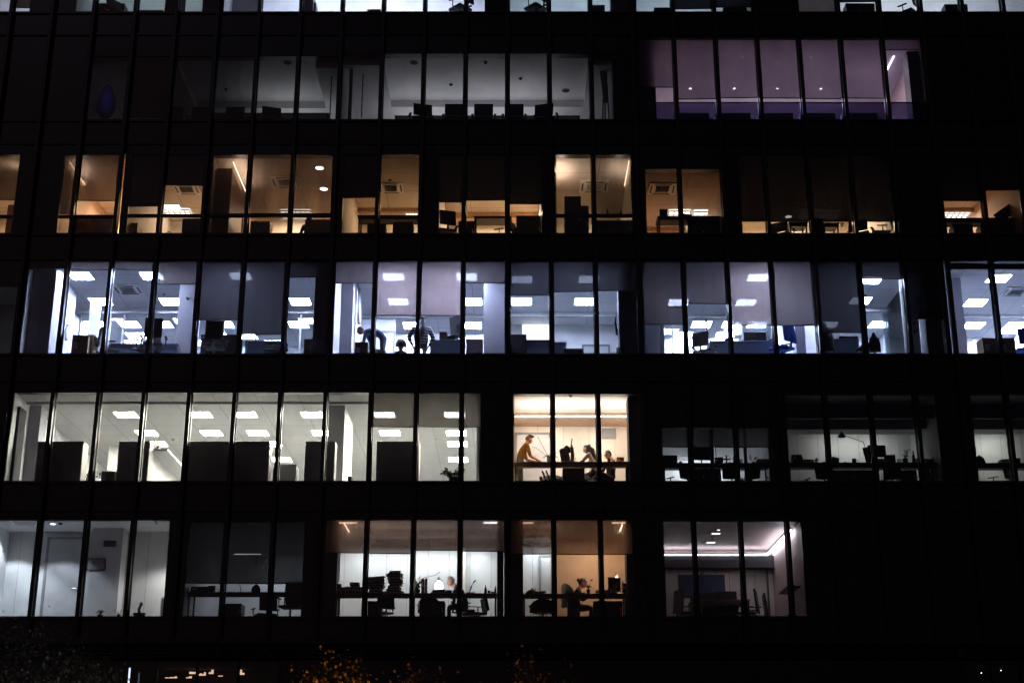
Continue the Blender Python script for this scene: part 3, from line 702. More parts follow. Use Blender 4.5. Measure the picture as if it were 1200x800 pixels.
def dark_clutter(q, z, items, Y=.62):
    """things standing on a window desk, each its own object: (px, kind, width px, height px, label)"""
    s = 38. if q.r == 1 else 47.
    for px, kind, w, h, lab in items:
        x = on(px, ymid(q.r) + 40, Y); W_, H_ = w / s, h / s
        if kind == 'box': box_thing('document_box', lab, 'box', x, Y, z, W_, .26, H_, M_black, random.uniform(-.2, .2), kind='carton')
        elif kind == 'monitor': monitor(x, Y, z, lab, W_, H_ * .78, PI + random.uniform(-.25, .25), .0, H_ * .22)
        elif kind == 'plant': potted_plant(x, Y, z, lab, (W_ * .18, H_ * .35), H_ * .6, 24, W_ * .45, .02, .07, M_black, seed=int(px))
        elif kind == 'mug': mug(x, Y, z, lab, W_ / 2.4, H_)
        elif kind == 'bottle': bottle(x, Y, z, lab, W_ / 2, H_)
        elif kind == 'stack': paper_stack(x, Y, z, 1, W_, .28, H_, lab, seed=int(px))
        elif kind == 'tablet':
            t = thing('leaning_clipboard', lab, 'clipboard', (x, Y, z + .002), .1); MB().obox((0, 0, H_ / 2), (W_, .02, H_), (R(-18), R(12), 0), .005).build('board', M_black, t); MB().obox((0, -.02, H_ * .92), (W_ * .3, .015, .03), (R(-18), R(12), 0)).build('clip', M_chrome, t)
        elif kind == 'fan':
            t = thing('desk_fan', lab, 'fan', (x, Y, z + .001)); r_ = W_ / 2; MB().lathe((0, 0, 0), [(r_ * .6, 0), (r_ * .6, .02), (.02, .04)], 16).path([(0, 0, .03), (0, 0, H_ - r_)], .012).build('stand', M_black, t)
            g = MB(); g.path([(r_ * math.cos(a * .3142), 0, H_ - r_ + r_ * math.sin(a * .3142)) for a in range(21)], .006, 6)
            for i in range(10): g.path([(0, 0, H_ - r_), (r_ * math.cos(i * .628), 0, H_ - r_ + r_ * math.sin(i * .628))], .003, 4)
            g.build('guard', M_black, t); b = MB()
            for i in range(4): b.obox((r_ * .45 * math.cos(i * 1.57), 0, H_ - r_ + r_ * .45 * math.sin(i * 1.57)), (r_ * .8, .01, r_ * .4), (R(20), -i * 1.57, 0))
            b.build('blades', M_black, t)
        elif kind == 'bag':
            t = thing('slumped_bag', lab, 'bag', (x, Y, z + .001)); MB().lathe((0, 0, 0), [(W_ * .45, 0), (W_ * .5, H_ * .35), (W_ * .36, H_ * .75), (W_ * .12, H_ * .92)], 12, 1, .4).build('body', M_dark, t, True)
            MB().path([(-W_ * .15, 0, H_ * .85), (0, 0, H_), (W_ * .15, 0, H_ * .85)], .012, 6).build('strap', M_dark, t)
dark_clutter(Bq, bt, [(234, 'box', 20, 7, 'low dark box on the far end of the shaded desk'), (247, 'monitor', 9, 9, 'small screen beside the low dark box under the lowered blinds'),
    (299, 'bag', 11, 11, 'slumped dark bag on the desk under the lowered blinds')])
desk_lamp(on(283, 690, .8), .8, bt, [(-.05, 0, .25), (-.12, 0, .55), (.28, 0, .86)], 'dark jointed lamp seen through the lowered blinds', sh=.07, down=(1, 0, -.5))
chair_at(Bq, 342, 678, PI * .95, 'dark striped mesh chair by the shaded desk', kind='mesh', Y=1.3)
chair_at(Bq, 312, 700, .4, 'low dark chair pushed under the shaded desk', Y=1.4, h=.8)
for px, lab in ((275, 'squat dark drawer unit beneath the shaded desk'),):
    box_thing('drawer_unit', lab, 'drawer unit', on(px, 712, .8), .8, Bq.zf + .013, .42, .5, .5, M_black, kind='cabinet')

# office of the man with the white hair
Cq = room(0, 379, 588, 608, 2.6, W_cool, M_ceilflat, M_floorw, W_panel, blinds={-5: (646.5, B_brown), -4: (648, B_brown), -3: (644, B_brown), -2: (645, B_brown), -1: (645, B_brown)}, xs=(fx(379, 0), fx(592, 0)))
column(Cq, 380, 395, 611, .3, .9, M_dark); column(Cq, 582.5, 590, 611, .3, .9, M_dark)
beam(Cq, 1.5, .12, .5, M_ceilflat)
zc = Cq.zc
strip((Cq.x0 + .05, .36, zc - .03), (Cq.x0 + .75, .36, zc - .03), emit('warm_strip_low', (1., .6, .4), 8.), 'short warm strip lamp above the dark pillar of the book filled office')
strip((Cq.x0 + .42, .45, zc - .04), (Cq.x0 + .42, 2.4, zc - .04), MATS['warm_strip_low'], 'warm strip lamp running back along the ceiling of the book filled office')
strip((Cq.x1 - .55, .36, zc - .03), (Cq.x1 - .05, .36, zc - .03), T_led, 'short cold white strip above the pillar between the two desk offices')
area((Cq.x0 + Cq.x1) / 2, 2.05, zc - .35, 3.6, .3, 46, (.93, .97, 1.), (R(12), 0, 0))
area(Cq.x0 + 1., .9, Cq.zc - .55, 1.2, .2, 4., (1., .66, .48), (PI, 0, 0)); area(Cq.x0 + 2.7, .9, Cq.zc - .55, 1.6, .2, 2.5, (1., .8, .75), (PI, 0, 0))  # warm fill lights without fixtures, added to warm the tone of the blinds
ct = rowdesk(Cq, 392, 583, 'long brown desk heaped with papers in front of the white haired man', 694.5)
# low shelf of documents at its end
n = 0
for i in range(11):
    x = on(393.5 + i * 3.0, 690, .6)
    t = thing('ring_binder', '%s upright folder from the pillar on the brown desk' % ORD[i], 'binder', (x, .62, ct), 0, 'row of upright folders on the brown desk')
    MB().box(-.029, .029, -.13, .13, 0, .17 + .006 * (i % 3), .003).build('cover', M_wood if i % 3 else M_black, t); MB().box(-.018, .018, -.134, -.1305, .07, .13).build('spine_label', M_paper, t)
for (px, w, y0, k, lab) in ((441, .40, 676, 6, 'shorter'), (463, .36, 669, 8, 'taller')):
    x = on(px, 685, .62); z = ct; tot = P(600, y0, .62).z - ct; rd = random.Random(k)
    for i in range(k):
        hh = tot / k * .97
        paper_stack(x + rd.uniform(-.03, .03), .62, z, 1, w * rd.uniform(.82, 1.1), .3, hh, '%s document bundle from the bottom of the %s pile on the brown desk' % (ORD[i], lab), seed=i + k, lean=.05)['group'] = 'document bundles piled on the brown desk'
        z += tot / k
box_thing('document_box', 'dark box lying on the upright folders near the pillar', 'box', on(416, 683, .62), .62, ct + .188, .24, .24, .1, M_black, kind='carton')
t = box_thing('document_box', 'small red brown box beside the warm bulb at the desk end', 'box', on(397, 683, .62), .62, ct + .188, .14, .2, .07, mat('red_brown_card', (.25, .08, .05), .7), kind='carton')
t = thing('table_lamp', 'tiny warm glowing lamp at the pillar end of the brown desk', 'lamp', (on(395.5, 680, .95), .95, ct)); MB().path([(0, 0, 0), (0, 0, .26)], .012).build('stem', M_black, t); MB().ell((0, 0, .29), (.05, .05, .05)).build('bulb', T_warmhi, t)
orchid(on(489, 690, .55), .55, ct, 'bushy red leaved plant with a low arching stem on the brown desk', [[(.02, 0, .34), (.2, 0, .42), (.45, 0, .47), (.56, 0, .56)], [(-.02, 0, .25), (-.1, 0, .34)]], None, .08, mat('dark_red_leaf', (.10, .03, .03), .5), nleaf=9, leafl=.14)
potted_plant(on(489, 690, .7), .7, ct, 'dense dark foliage plant behind the arching stem', (.07, .1), .36, 90, .10, .025, .08, MATS['dark_red_leaf'], seed=9)
for i, px in enumerate((495.5, 499.5)):
    t = thing('ring_binder', ('tall red folder standing by the red leaved plant', 'tall pale grey folder standing by the red leaved plant')[i], 'binder', (on(px, 690, .75), .75, ct)); MB().box(-.035, .035, -.12, .12, 0, .40, .004).build('cover', (mat('red_folder', (.3, .03, .03), .6), M_lgrey)[i], t); MB().box(-.02, .02, -.124, -.1205, .2, .32).build('spine_label', M_paper, t)
lx = on(514, 680, 1.15)
desk_lamp(lx, 1.2, ct, [(-.12, 0, .22), (.0, -.02, .50)], 'glowing white shaded lamp beside the white haired man', lit=T_led, m=M_white, sh=.11)
t = thing('globe_shade', 'bright oval lamp shade glowing in front of the white haired man', 'lamp', (on(514.5, 676, 1.05), 1.05, ct)); MB().path([(0, 0, 0), (0, 0, .22)], .01).build('stem', M_white, t); MB().lathe((0, 0, .2), [(.10, 0), (.115, .04), (.09, .15), (.04, .21), (.01, .22)], 20).build('lamp_shade', emit('glowing_shade', (1., .98, .95), 5.), t, True)
for i in range(4): paper_stack(on(513, 696, .55) + .01 * i, .58, ct + i * .028, 1, .34 - i * .02, .24, .027, '%s brown folder from the bottom of the low pile by the lamp' % ORD[i], mats=mat('brown_folder', (.2, .07, .03), .7), seed=i)['group'] = 'brown folders by the lamp'
box_thing('desk_tray', 'small dark tray at the elbow of the white haired man', 'tray', on(525.5, 690, .6), .6, ct, .17, .2, .1, M_black, kind='carton')
for px, h_, w_, lab in ((569, .23, .07, 'tall dark jar at the bright end of the brown desk'), (573, .1, .07, 'short dark mug beside the tall dark jar'), (580.5, .22, .05, 'slim dark bottle against the pillar on the brown desk'), (577, .07, .08, 'squat dark bowl near the slim bottle')):
    (bottle(on(px, 690, .6), .6, ct, lab, w_ / 2, h_) if h_ > .2 else mug(on(px, 690, .6), .6, ct, lab, w_ / 2, h_))
t = thing('desk_phone', 'raised dark handset leaning on the brown desk', 'telephone', (on(551, 692, .6), .6, ct)); MB().box(-.1, .12, -.08, .08, 0, .05, .01).build('base', M_black, t); MB().path([(-.02, 0, .04), (.03, 0, .2), (.1, 0, .33), (.14, 0, .35)], [.012, .016, .02, .014], 8).build('handset', M_black, t)
px_ = P(531, 685, 1.15)
person('seated white haired man in a dark jacket leaning over his desk', (on(548, 700, 1.25), 1.25, Cq.zf + .013 - .48 * 0), PI / 2, dict(
    pelvis=(0, 0, .50), spine=(0, .08, .68), chest=(0, .2, .85), neck=(0, .30, .97), skull=(0, .37, 1.04), shoL=(-.17, .22, .92), shoR=(.17, .22, .92),
    elbL=(-.24, .36, .72), elbR=(.24, .36, .72), wriL=(-.14, .56, .78), wriR=(.14, .56, .78), hipL=(-.1, .03, .48), hipR=(.1, .03, .48), kneeL=(-.12, .44, .48), kneeR=(.12, .44, .48),
    ankleL=(-.12, .42, .09), ankleR=(.12, .42, .09), toeL=(-.12, .56, .04), toeR=(.12, .56, .04)), skin=(.62, .30, .22), top=(.02, .025, .045), hair=(.6, .58, .56), lean=0., head_pitch=.5, scale=1.07)
office_chair((on(545, 700, 1.25), 1.25, Cq.zf + .013), PI / 2 * -1, 'black swivel chair under the white haired man', M_black, 'task', h=.82)
chair_at(Cq, 556, 700, PI * .6, 'dark armchair with slanted arms behind the white haired man', Y=.9, h=.75)
office_chair((on(447, 710, 1.0), 1.0, Cq.zf + .013), .5, 'dark chair tucked below the piles of document bundles', M_black, 'task', h=.66)
office_chair((on(505, 710, 1.0), 1.1, Cq.zf + .013), -.3, 'black chair pushed below the desk beside the red folder', M_black, 'round', h=.78)
box_thing('drawer_unit', 'dark drawer unit under the piled documents', 'drawer unit', on(440, 712, .8), .8, Cq.zf + .013, .34, .5, .56, M_black, kind='cabinet')
box_thing('drawer_unit', 'wide dark drawer unit under the low brown folder pile', 'drawer unit', on(507, 712, .8), .75, Cq.zf + .013, .62, .5, .56, M_black, kind='cabinet')
column(Cq, 540.5, 545.5, None, 2.45, 2.59, W_warm)

# office of the woman with pinned up hair
Dq = room(0, 600, 743, 608, 3.2, W_tan, M_ceilflat, M_floorw, W_panel, blinds={-1: (648.5, B_brown), 0: (648.5, B_brown), 1: (648.5, B_brown), 2: (648.5, B_brown)}, xs=(fx(597, 0), fx(743, 0)))
column(Dq, 597, 613, 611, .3, .9, M_dark); column(Dq, 734.5, 742, 611, .3, .9, M_dark)
x_ = P(651, 690, 2.0).x
MB().box(x_, Dq.x1 - .01, 2.0, 2.1, Dq.zf + .014, Dq.zc - .002).build('partition_wall', W_tan, BLD)
MB().box(x_ - .05, x_ - .002, 1.95, 3.19, Dq.zf + .014, Dq.zc - .002).build('partition_wall', W_warm, BLD)
door(Dq, 634, 646, 3.2, 2.1, M_lgrey, 680)
beam(Dq, 1.35, .12, .5, M_ceilflat)
strip((Dq.x0 + .05, .36, zc - .03), (Dq.x0 + .6, .36, zc - .03), MATS['warm_strip_low'], 'short warm strip above the dark pillar of the tan walled office')
strip((Dq.x1 - .5, .36, zc - .03), (Dq.x1 - .05, .36, zc - .03), MATS['warm_strip_low'], 'short warm strip over the outer pillar of the tan walled office')
strip((Dq.x1 - .22, .5, zc - .05), (Dq.x1 - .22, 1.9, zc - .05), T_warmhi, 'glowing warm strip running back along the ceiling of the tan walled office')
area(x_ + .9, 1.3, zc - .18, 1.2, .3, 15, (1., .66, .42)); area(Dq.x0 + .75, 2.8, zc - .1, .7, .3, 12, (.85, .93, 1.))
area(Dq.x0 + .9, .9, Dq.zc - .55, 1., .2, 2.5, (1., .62, .42), (PI, 0, 0))  # added warm fill below the ceiling, no fixture
dt = rowdesk(Dq, 612, 735, 'long brown desk with an orchid in front of the seated woman', 695)
person('seated woman with pinned up dark hair in profile behind the orchid', (on(671, 700, 1.25), 1.25, Dq.zf + .013), -PI / 2, dict(
    pelvis=(0, 0, .48), spine=(0, .04, .64), chest=(0, .1, .80), neck=(0, .17, .93), skull=(0, .22, 1.0), shoL=(-.16, .12, .86), shoR=(.16, .12, .86),
    elbL=(-.22, .24, .66), elbR=(.22, .24, .66), wriL=(-.10, .42, .76), wriR=(.10, .42, .76), hipL=(-.1, .03, .46), hipR=(.1, .03, .46), kneeL=(-.12, .44, .46), kneeR=(.12, .44, .46),
    ankleL=(-.12, .42, .09), ankleR=(.12, .42, .09), toeL=(-.12, .56, .04), toeR=(.12, .56, .04)), skin=(.55, .30, .22), top=(.03, .02, .03), hair=(.03, .015, .02), hairstyle='bun', head_pitch=.25, scale=1.06)
chair_at(Dq, 671, 683, -PI / 2 + .5, 'rounded black chair holding the woman with pinned up hair', M_black, 'round', h=1.02, Y=1.3)
chair_at(Dq, 636, 702, 0, 'round backed black chair near the doorway under the desk end', M_black, 'round', h=.68, Y=.9)
orchid(on(689.5, 694, .5), .5, dt, 'pink orchid in a dark pot beside the seated woman', [[(-.02, 0, .22), (-.04, 0, .30), (-.09, 0, .33)], [(.03, 0, .25), (.07, 0, .34), (.10, 0, .36)]], mat('pink_petal', (.5, .15, .28), .6), .05, nleaf=5, leafl=.09, fl=.02)
for px, w_, lab in ((668.5, .28, 'open white document in front of the seated woman'), (679.5, .26, 'white sheets fanned out beside the dark orchid pot')):
    t = thing('open_document', lab, 'paper', (on(px, 695, .45), .45, dt + .002), .1); MB().obox((-w_ / 4, 0, .02), (w_ / 2, .3, .006), (0, R(8), 0)).build('page', M_white, t); MB().obox((w_ / 4, 0, .02), (w_ / 2, .3, .006), (0, R(-8), 0)).build('page', M_white, t)
t = thing('slumped_bag', 'rounded dark bag on the desk by the pale doorway', 'bag', (on(624, 692, .6), .6, dt)); MB().lathe((0, 0, 0), [(.17, 0), (.17, .05), (.11, .11), (.03, .15)], 16, 1, .7).build('body', M_black, t, True); MB().path([(-.06, 0, .12), (0, 0, .17), (.06, 0, .12)], .01, 6).build('strap', M_black, t)
paper_stack(on(632, 694, .5), .5, dt, 1, .3, .24, .05, 'reddish papers lying beside the rounded dark bag', mats=mat('red_brown_card', (.25, .08, .05), .7))
bottle(on(627, 690, .8), .8, dt, 'slim pale bottle near the doorway end of the desk', .025, .26, M_lgrey)
monitor(on(720, 690, .75), .75, dt, 'big black screen seen from behind near the outer pillar', .34, .36, PI + .35, 0, .1, M_black)
desk_lamp(on(725, 690, .9), .95, dt, [(.05, 0, .2), (-.02, 0, .52), (-.04, 0, .60)], 'warm lit jointed lamp standing behind the big black screen', lit=T_warmhi, m=M_white, sh=.05)
t = thing('ring_binder', 'pale upright folder between screen and outer pillar', 'binder', (on(729.5, 690, .6), .6, dt)); MB().box(-.012, .012, -.12, .12, 0, .34, .003).build('cover', M_lgrey, t); MB().box(-.009, .009, -.123, -.1205, .15, .27).build('spine_label', M_paper, t)
box_thing('document_box', 'tall black box against the outer pillar of the tan office', 'box', on(733, 690, .6), .6, dt, .16, .22, .28, M_black, kind='carton')
paper_stack(on(713, 694, .5), .5, dt, 1, .42, .26, .09, 'untidy low pile of papers in front of the big black screen', mats=M_black)
def bulb_light(x, y, z, p, col, r_=.05):
    l = bpy.data.lights.new('lamp_bulb', 'POINT'); l.energy = p; l.color = col; l.shadow_soft_size = r_; o = bpy.data.objects.new('lamp_bulb', l); COL.objects.link(o); o.location = (x, y, z)
bulb_light(on(723.5, 690, .9), .85, dt + .40, 3.5, (1., .68, .45)); bulb_light(on(514, 676, 1.05), .9, ct + .32, 3., (1., .95, .9)); bulb_light(on(398, 680, .85), .8, ct + .3, 1.2, (1., .6, .35))
mug(on(700, 694, .5), .5, dt, 'small pale mug beside the untidy pile of papers', .04, .1, M_lgrey)
box_thing('drawer_unit', 'dark drawer unit under the desk by the outer pillar', 'drawer unit', on(712, 712, .8), .8, Dq.zf + .013, .7, .5, .56, M_black, kind='cabinet')
box_thing('drawer_unit', 'dark drawer unit beneath the seated woman', 'drawer unit', on(672, 712, .8), .8, Dq.zf + .013, .3, .5, .56, M_black, kind='cabinet')

# meeting room with the white cove light
Eq = room(0, 778, 943, 610, 4.3, striped('mauve_grey_panels', (.38, .31, .31), (.2, .16, .16), .6), C_wood, M_floor, W_woodp)
zc = Eq.zc; area((Eq.x0 + Eq.x1) / 2, 3.7, zc - .22, 2.8, .12, 9, (.95, .9, 1.), (R(160), 0, 0)); area(Eq.x1 - .25, 2.4, zc - .2, .08, 2.6, 7, (.95, .9, 1.), (0, R(150), 0))
MB().box(Eq.x0 + .01, Eq.x1 - .01, 3.95, 4.29, zc - .5, zc - .17).build('ceiling_beam', M_dark, BLD)
strip((Eq.x0 + .05, 4.15, zc - .15), (Eq.x1 - .12, 4.15, zc - .15), T_led, 'long white cove light across the rear wall of the meeting room', .06, .05)
strip((Eq.x1 - .1, .9, zc - .08), (Eq.x1 - .1, 4.15, zc - .08), T_led, 'white cove light running along the side wall of the meeting room', .05, .05)
for i, (px, py) in enumerate([(839, 624.5), (833, 635)]): panel(Eq, px, py, emit('small_ceiling_lamp', (1, .9, .85), 3.), '%s oblong lamp set in the meeting room ceiling' % ('nearer', 'farther')[i], .26, .22)
detector(Eq, 836, 630, 'dark detector between the oblong lamps of the meeting room'); downlight(Eq, 842, 620, MATS['small_ceiling_lamp'], 'tiny round lamp in the meeting room ceiling', .04)
t = thing('wall_screen', 'large switched off screen on the panelled wall of the meeting room', 'screen', (on(823, 695, 3.4), 3.4, P(600, 700, 3.4).z))
MB().box(-.62, .62, 0, .06, 0, .62, .01).build('casing', M_black, t); MB().box(-.59, .59, -.004, -.001, .03, .59).build('display', mat('glossy_blue_screen', (.04, .05, .10), .12), t)
MB().box(-.03, .03, -.03, .03, .622, .68, .01).build('camera', M_black, t); MB().box(-.3, .3, .065, .2, -.55, .5).build('mount', M_black, t)
desk(Eq, 812, 880, 1.4, 2.6, 'oval topped wooden meeting table in front of the big screen', .74, m=M_wood)
chair_at(Eq, 850, 694.5, 0, 'brown backed meeting chair nearest the window', mat('brown_leather', (.02, .012, .01), .35), 'meeting')
for px, rz, y, lab in ((806, -1.2, 2.2, 'shadowed meeting chair beneath the edge of the big screen'), (832, 0, 2.9, 'black meeting chair behind the table under the screen'), (874, 1.3, 2.2, 'shadowed meeting chair at the table end near the panelled wall'), (884, 1.5, 2.9, 'black meeting chair farthest from the screen beside the side wall')):
    office_chair((on(px, 700, y), y, Eq.zf + .013), rz, lab, M_black, 'meeting')
t = thing('wall_shelf', 'dark shelf on the mauve side wall of the meeting room', 'shelf', (Eq.x1 - .18, 1.2, P(920, 692, 1.2).z)); MB().box(-.16, .17, -.6, .6, 0, .04).build('board', M_black, t); MB().box(-.1, .1, -.3, .1, .042, .1, .01).build('bracket', M_black, t)
x_ = P(900, 690, 4.2).x
MB().box(x_ - .01, x_ + .03, 4.22, 4.295, Eq.zf + .014, Eq.zc - .3).build('door_frame', M_black, BLD)
mug(sill(928), .25, ZB[0] - .02, 'dark pot on the sill of the meeting room', .1, .12, M_black, 'pot', 'pot')
# ================================================================ second storey (r=1)
B_neut = blind('neutral_grey_blind', (.065, .06, .055), .016)
Fq = room(1, 10, 563, 459, 10.2, W_cool, C_plank, M_floor, M_wall, blinds={-4: (499.5, B_neut), -3: (499.5, B_neut), -2: (499.5, B_neut)})
Fq_c = tiled('neutral_ceiling_tiles', (.72, .71, .68), (.5, .48, .44)); 
column(Fq, 20.5, 45, None, 1.3, 1.8, W_lilac); column(Fq, 14, 20, 476, .4, .9, M_dark); column(Fq, 384, 403, None, 1.3, 1.8, M_wallg)
zc = Fq.zc
MB().box(Fq.x0 + .01, Fq.x1 - .01, .97, 1.03, zc - .06, zc - .001).build('ceiling_beam', M_lgrey, BLD)
partition(Fq, 404, 1.85, 3.2, m=M_wall, t=.1); partition(Fq, 560, .6, 8, m=M_wall, t=.06)
# short side wall and sloping soffit on the left, wall returning behind the second bay
MB().box(P(128, 520, 5.6).x, P(128, 520, 5.6).x + .45, 5.6, 6.1, Fq.zf + .014, zc - .001).build('column', M_wall, BLD)
MB().box(Fq.x0 + .01, P(98, 520, 7.6).x, 7.6, 7.7, Fq.zf + .014, zc - .001).build('partition_wall', M_wall, BLD)
rows_ = [(485.5, [(104, 0), (148, 1), (235, 1), (288, 1), (366, 1), (450.5, 1), (533, 1)]), (507, [(172, 1), (248, 1), (302, 1), (378, 1), (457, 1), (535, 1)]),
         (519.5, [(183, 1), (318, 1), (395, 1), (536, 1)]), (538, [(196, 1), (285, 1), (330, 1), (462, 1), (537, 1)])]
nm = ['nearest', 'second', 'third', 'farthest']
for j, (py, L_) in enumerate(rows_):
    for i, (px, on_) in enumerate(L_):
        if on_: panel(Fq, px, py, T_neut, '%s lit panel in the %s row of the long neutral white office' % (ORD[i - (1 if j == 0 else 0)], nm[j]))
detector(Fq, 203, 514, 'pale detector in the long neutral white office between the panel rows'); detector(Fq, 512, 513.5, 'pale detector above the leafy sill plant of the long office')
for (a, b, lab) in ((42, 96, 'dark cabinet in the corner bay of the long neutral white office'), (137.5, 174, 'narrow dark cabinet with a white counter running behind it'),
                    (216, 267, 'first of two adjoining wide dark cabinets under the ceiling panels'), (267.5, 315, 'second of two adjoining wide dark cabinets under the ceiling panels'),
                    (357, 392, 'dark cabinet overlapping the grey pillar of the long office'), (441, 491, 'wide dark cabinet below the half lowered blind')):
    w_ = P(b, 530, .5).x - P(a, 530, .5).x; h_ = P(600, 516.8, .5).z - Fq.zf - .014
    t = thing('tall_cabinet', lab, 'cabinet', (P((a + b) / 2, 540, .5).x, .72, Fq.zf + .013), 0, 'dark cabinets backing onto the window')
    MB().box(-w_ / 2, w_ / 2, -.22, .22, 0, h_, .006).build('body', mat('black_grey_laminate', (.27, .26, .265), .45, 0, .12, 4), t)
    MB().box(-w_ / 2 + .01, w_ / 2 - .01, -.232, -.221, .03, h_ - .02, .002).build('back_panel', MATS['black_grey_laminate'], t)
    MB().box(-w_ / 2 + .01, w_ / 2 - .01, .221, .235, .05, h_ - .02).build('door', M_lgrey, t)
# white counter receding into the room, heaped with things
xa, xb = P(174, 540, 1.1).x, P(206, 545, 6.5).x
t = thing('long_counter', 'long white counter running back into the office, heaped with clutter', 'counter', (xa, 1.0, Fq.zf + .013))
hc_ = P(600, 527, 1.05).z - Fq.zf
MB().box(-.05, .05, 0, 6.0, 0, hc_ - .05).build('side_panel', M_white, t); MB().box(-.08, .5, 0, 6.0, hc_ - .048, hc_, .005).build('top', M_white, t)
cz = Fq.zf + hc_ + .014; rd = random.Random(4)
for i in range(9):
    y = 1.4 + i * .5; x = xa + .12
    if i % 3 == 0: monitor(x, y, cz, '%s dark screen on the long white counter' % ORD[i // 3], .4, .22, PI / 2 + rd.uniform(-.4, .4), 0, .08)
    elif i % 3 == 1: paper_stack(x, y, cz, 1, .26, .22, rd.uniform(.05, .12), '%s paper pile on the long white counter' % ORD[i // 3], seed=i)
    else: orchid(x, y, cz, '%s straggly plant on the long white counter' % ORD[i // 3], [[(.05, 0, .2), (.12, -.1, .25)], [(-.06, 0, .2), (-.1, -.1, .28)]], None, .06, seed=i, leafl=.14)
zf = Fq.zf + .014
def windowsill_plant(px, py, label, **k):
    potted_plant(sill(px) if 0 else P(px, 556, .24).x, .24, ZB[1] - .03, label, **k)
windowsill_plant(532, 0, 'bushy green plant trailing from a dark pot at the window', pot=(.14, .19), ht=.20, n=240, spread=.34, lw=.035, ll=.10, stems=14, seed=5, m=mat('dark_green_leaf', (.03, .07, .02), .5, 0, .4, 20))
windowsill_plant(101, 0, 'small dark spiky plant peeping between the corner cabinets', pot=(.06, .1), ht=.3, n=22, spread=.16, lw=.02, ll=.12, stems=4, seed=8)
windowsill_plant(114, 0, 'small pale spiky plant beside the dark spiky one', pot=(.05, .1), ht=.26, n=18, spread=.12, lw=.02, ll=.11, stems=4, seed=11, m=M_grey)
box_thing('low_cabinet', 'low pale grey cabinet beside the narrow dark cabinet', 'cabinet', P(127.5, 560, .6).x, .7, zf, .34, .4, .48, M_grey, kind='cabinet')
bottle(P(322, 556, .6).x, .6, zf + .25, 'dark bottle between the wide cabinets and the pillar cabinet', .05, .5); mug(P(410, 560, .6).x, .6, zf + .22, 'pale round tub by the grey pillar', .06, .14, M_grey, 'tub', 'tub')
box_thing('low_cabinet', 'low pale cabinet glimpsed left of the pillar cabinet', 'cabinet', P(337, 560, 1.2).x, 1.2, zf, .5, .4, .78, M_lgrey, kind='cabinet')

# orange meeting room with three people
Gq = room(1, 601, 750, 461, 2.9, mat('peach_wall', (.72, .58, .46), .7, 0, .04, 2), M_ceilflat, M_floorw, striped('peach_panel_wall', (.70, .64, .56), (.4, .33, .27), .7), xs=(fx(601.5, 1), fx(752, 1)))
column(Gq, 737, 751, None, .3, .9, M_dark)
zc = Gq.zc
beam(Gq, 1.95, .1, .94, mat('peach_soffit', (.6, .47, .37), .7))
strip((Gq.x0 + .05, 1.9, zc - .09), (Gq.x1 - .1, 1.9, zc - .09), emit('warm_cove', (1., .82, .66), 14.), 'long warm cove light across the ceiling over the three people', .03, .022)
area((Gq.x0 + Gq.x1) / 2, 1.0, zc - .5, 2.8, .5, 34, (1., .82, .66), (PI, 0, 0))
area((Gq.x0 + Gq.x1) / 2, 1.75, zc - .12, 2.8, .2, 56, (1., .89, .77), (R(15), 0, 0))
door(Gq, 606, 645, 2.9, 2.05, M_lgrey, 530)
wall_frame(Gq, 705, 722, 502, 514, 2.9, 'grey blank panel high on the wall at the bright end of the peach room', M_grey, M_grey, 'wall_panel', 'panel')
detector(Gq, 669, 463, 'tiny detector in the glowing ceiling over the three people')
gt = rowdesk(Gq, 601, 738, 'long wooden counter crossing the warm room with three people', 540.5, apron=.10, m=mat('mid_brown_counter_wood', (.72, .56, .43), .5, 0, .2, 10), Y0=.34, Y1=.95)
xx = P(620, 530, 1.2)
person('standing man in an ochre shirt bending towards the counter, arms forward', (P(608.5, 545, 1.3).x, 1.3, Gq.zf + .013), -PI / 2 + .25, dict(elbL=(-.22, .26, 1.06), elbR=(.22, .24, 1.06), wriL=(-.10, .48, 1.0), wriR=(.10, .46, 1.0)),
       skin=(.62, .33, .22), top=(.36, .17, .03), legs=(.24, .22, .20), hair=(.16, .09, .05), hairstyle='top', lean=.36, head_pitch=.25, sleeve='short', bulk=1.15, scale=.98)
person('seated woman with long dark hair leaning away from the window', (P(698, 550, 1.35).x, 1.35, Gq.zf + .013), PI / 2 - .5, dict(
    pelvis=(0, 0, .62), spine=(0, .04, .84), chest=(0, .12, 1.04), neck=(0, .17, 1.17), skull=(0, .22, 1.25), shoL=(-.16, .12, 1.11), shoR=(.16, .12, 1.11),
    elbL=(-.22, .28, .92), elbR=(.22, .28, .92), wriL=(-.10, .46, .92), wriR=(.10, .46, .92), hipL=(-.1, .03, .6), hipR=(.1, .03, .6), kneeL=(-.12, .44, .5), kneeR=(.12, .44, .5),
    ankleL=(-.12, .42, .09), ankleR=(.12, .42, .09), toeL=(-.12, .56, .04), toeR=(.12, .56, .04)), skin=(.60, .34, .26), top=(.45, .33, .30), hair=(.035, .02, .015), hairstyle='long', head_pitch=.35)
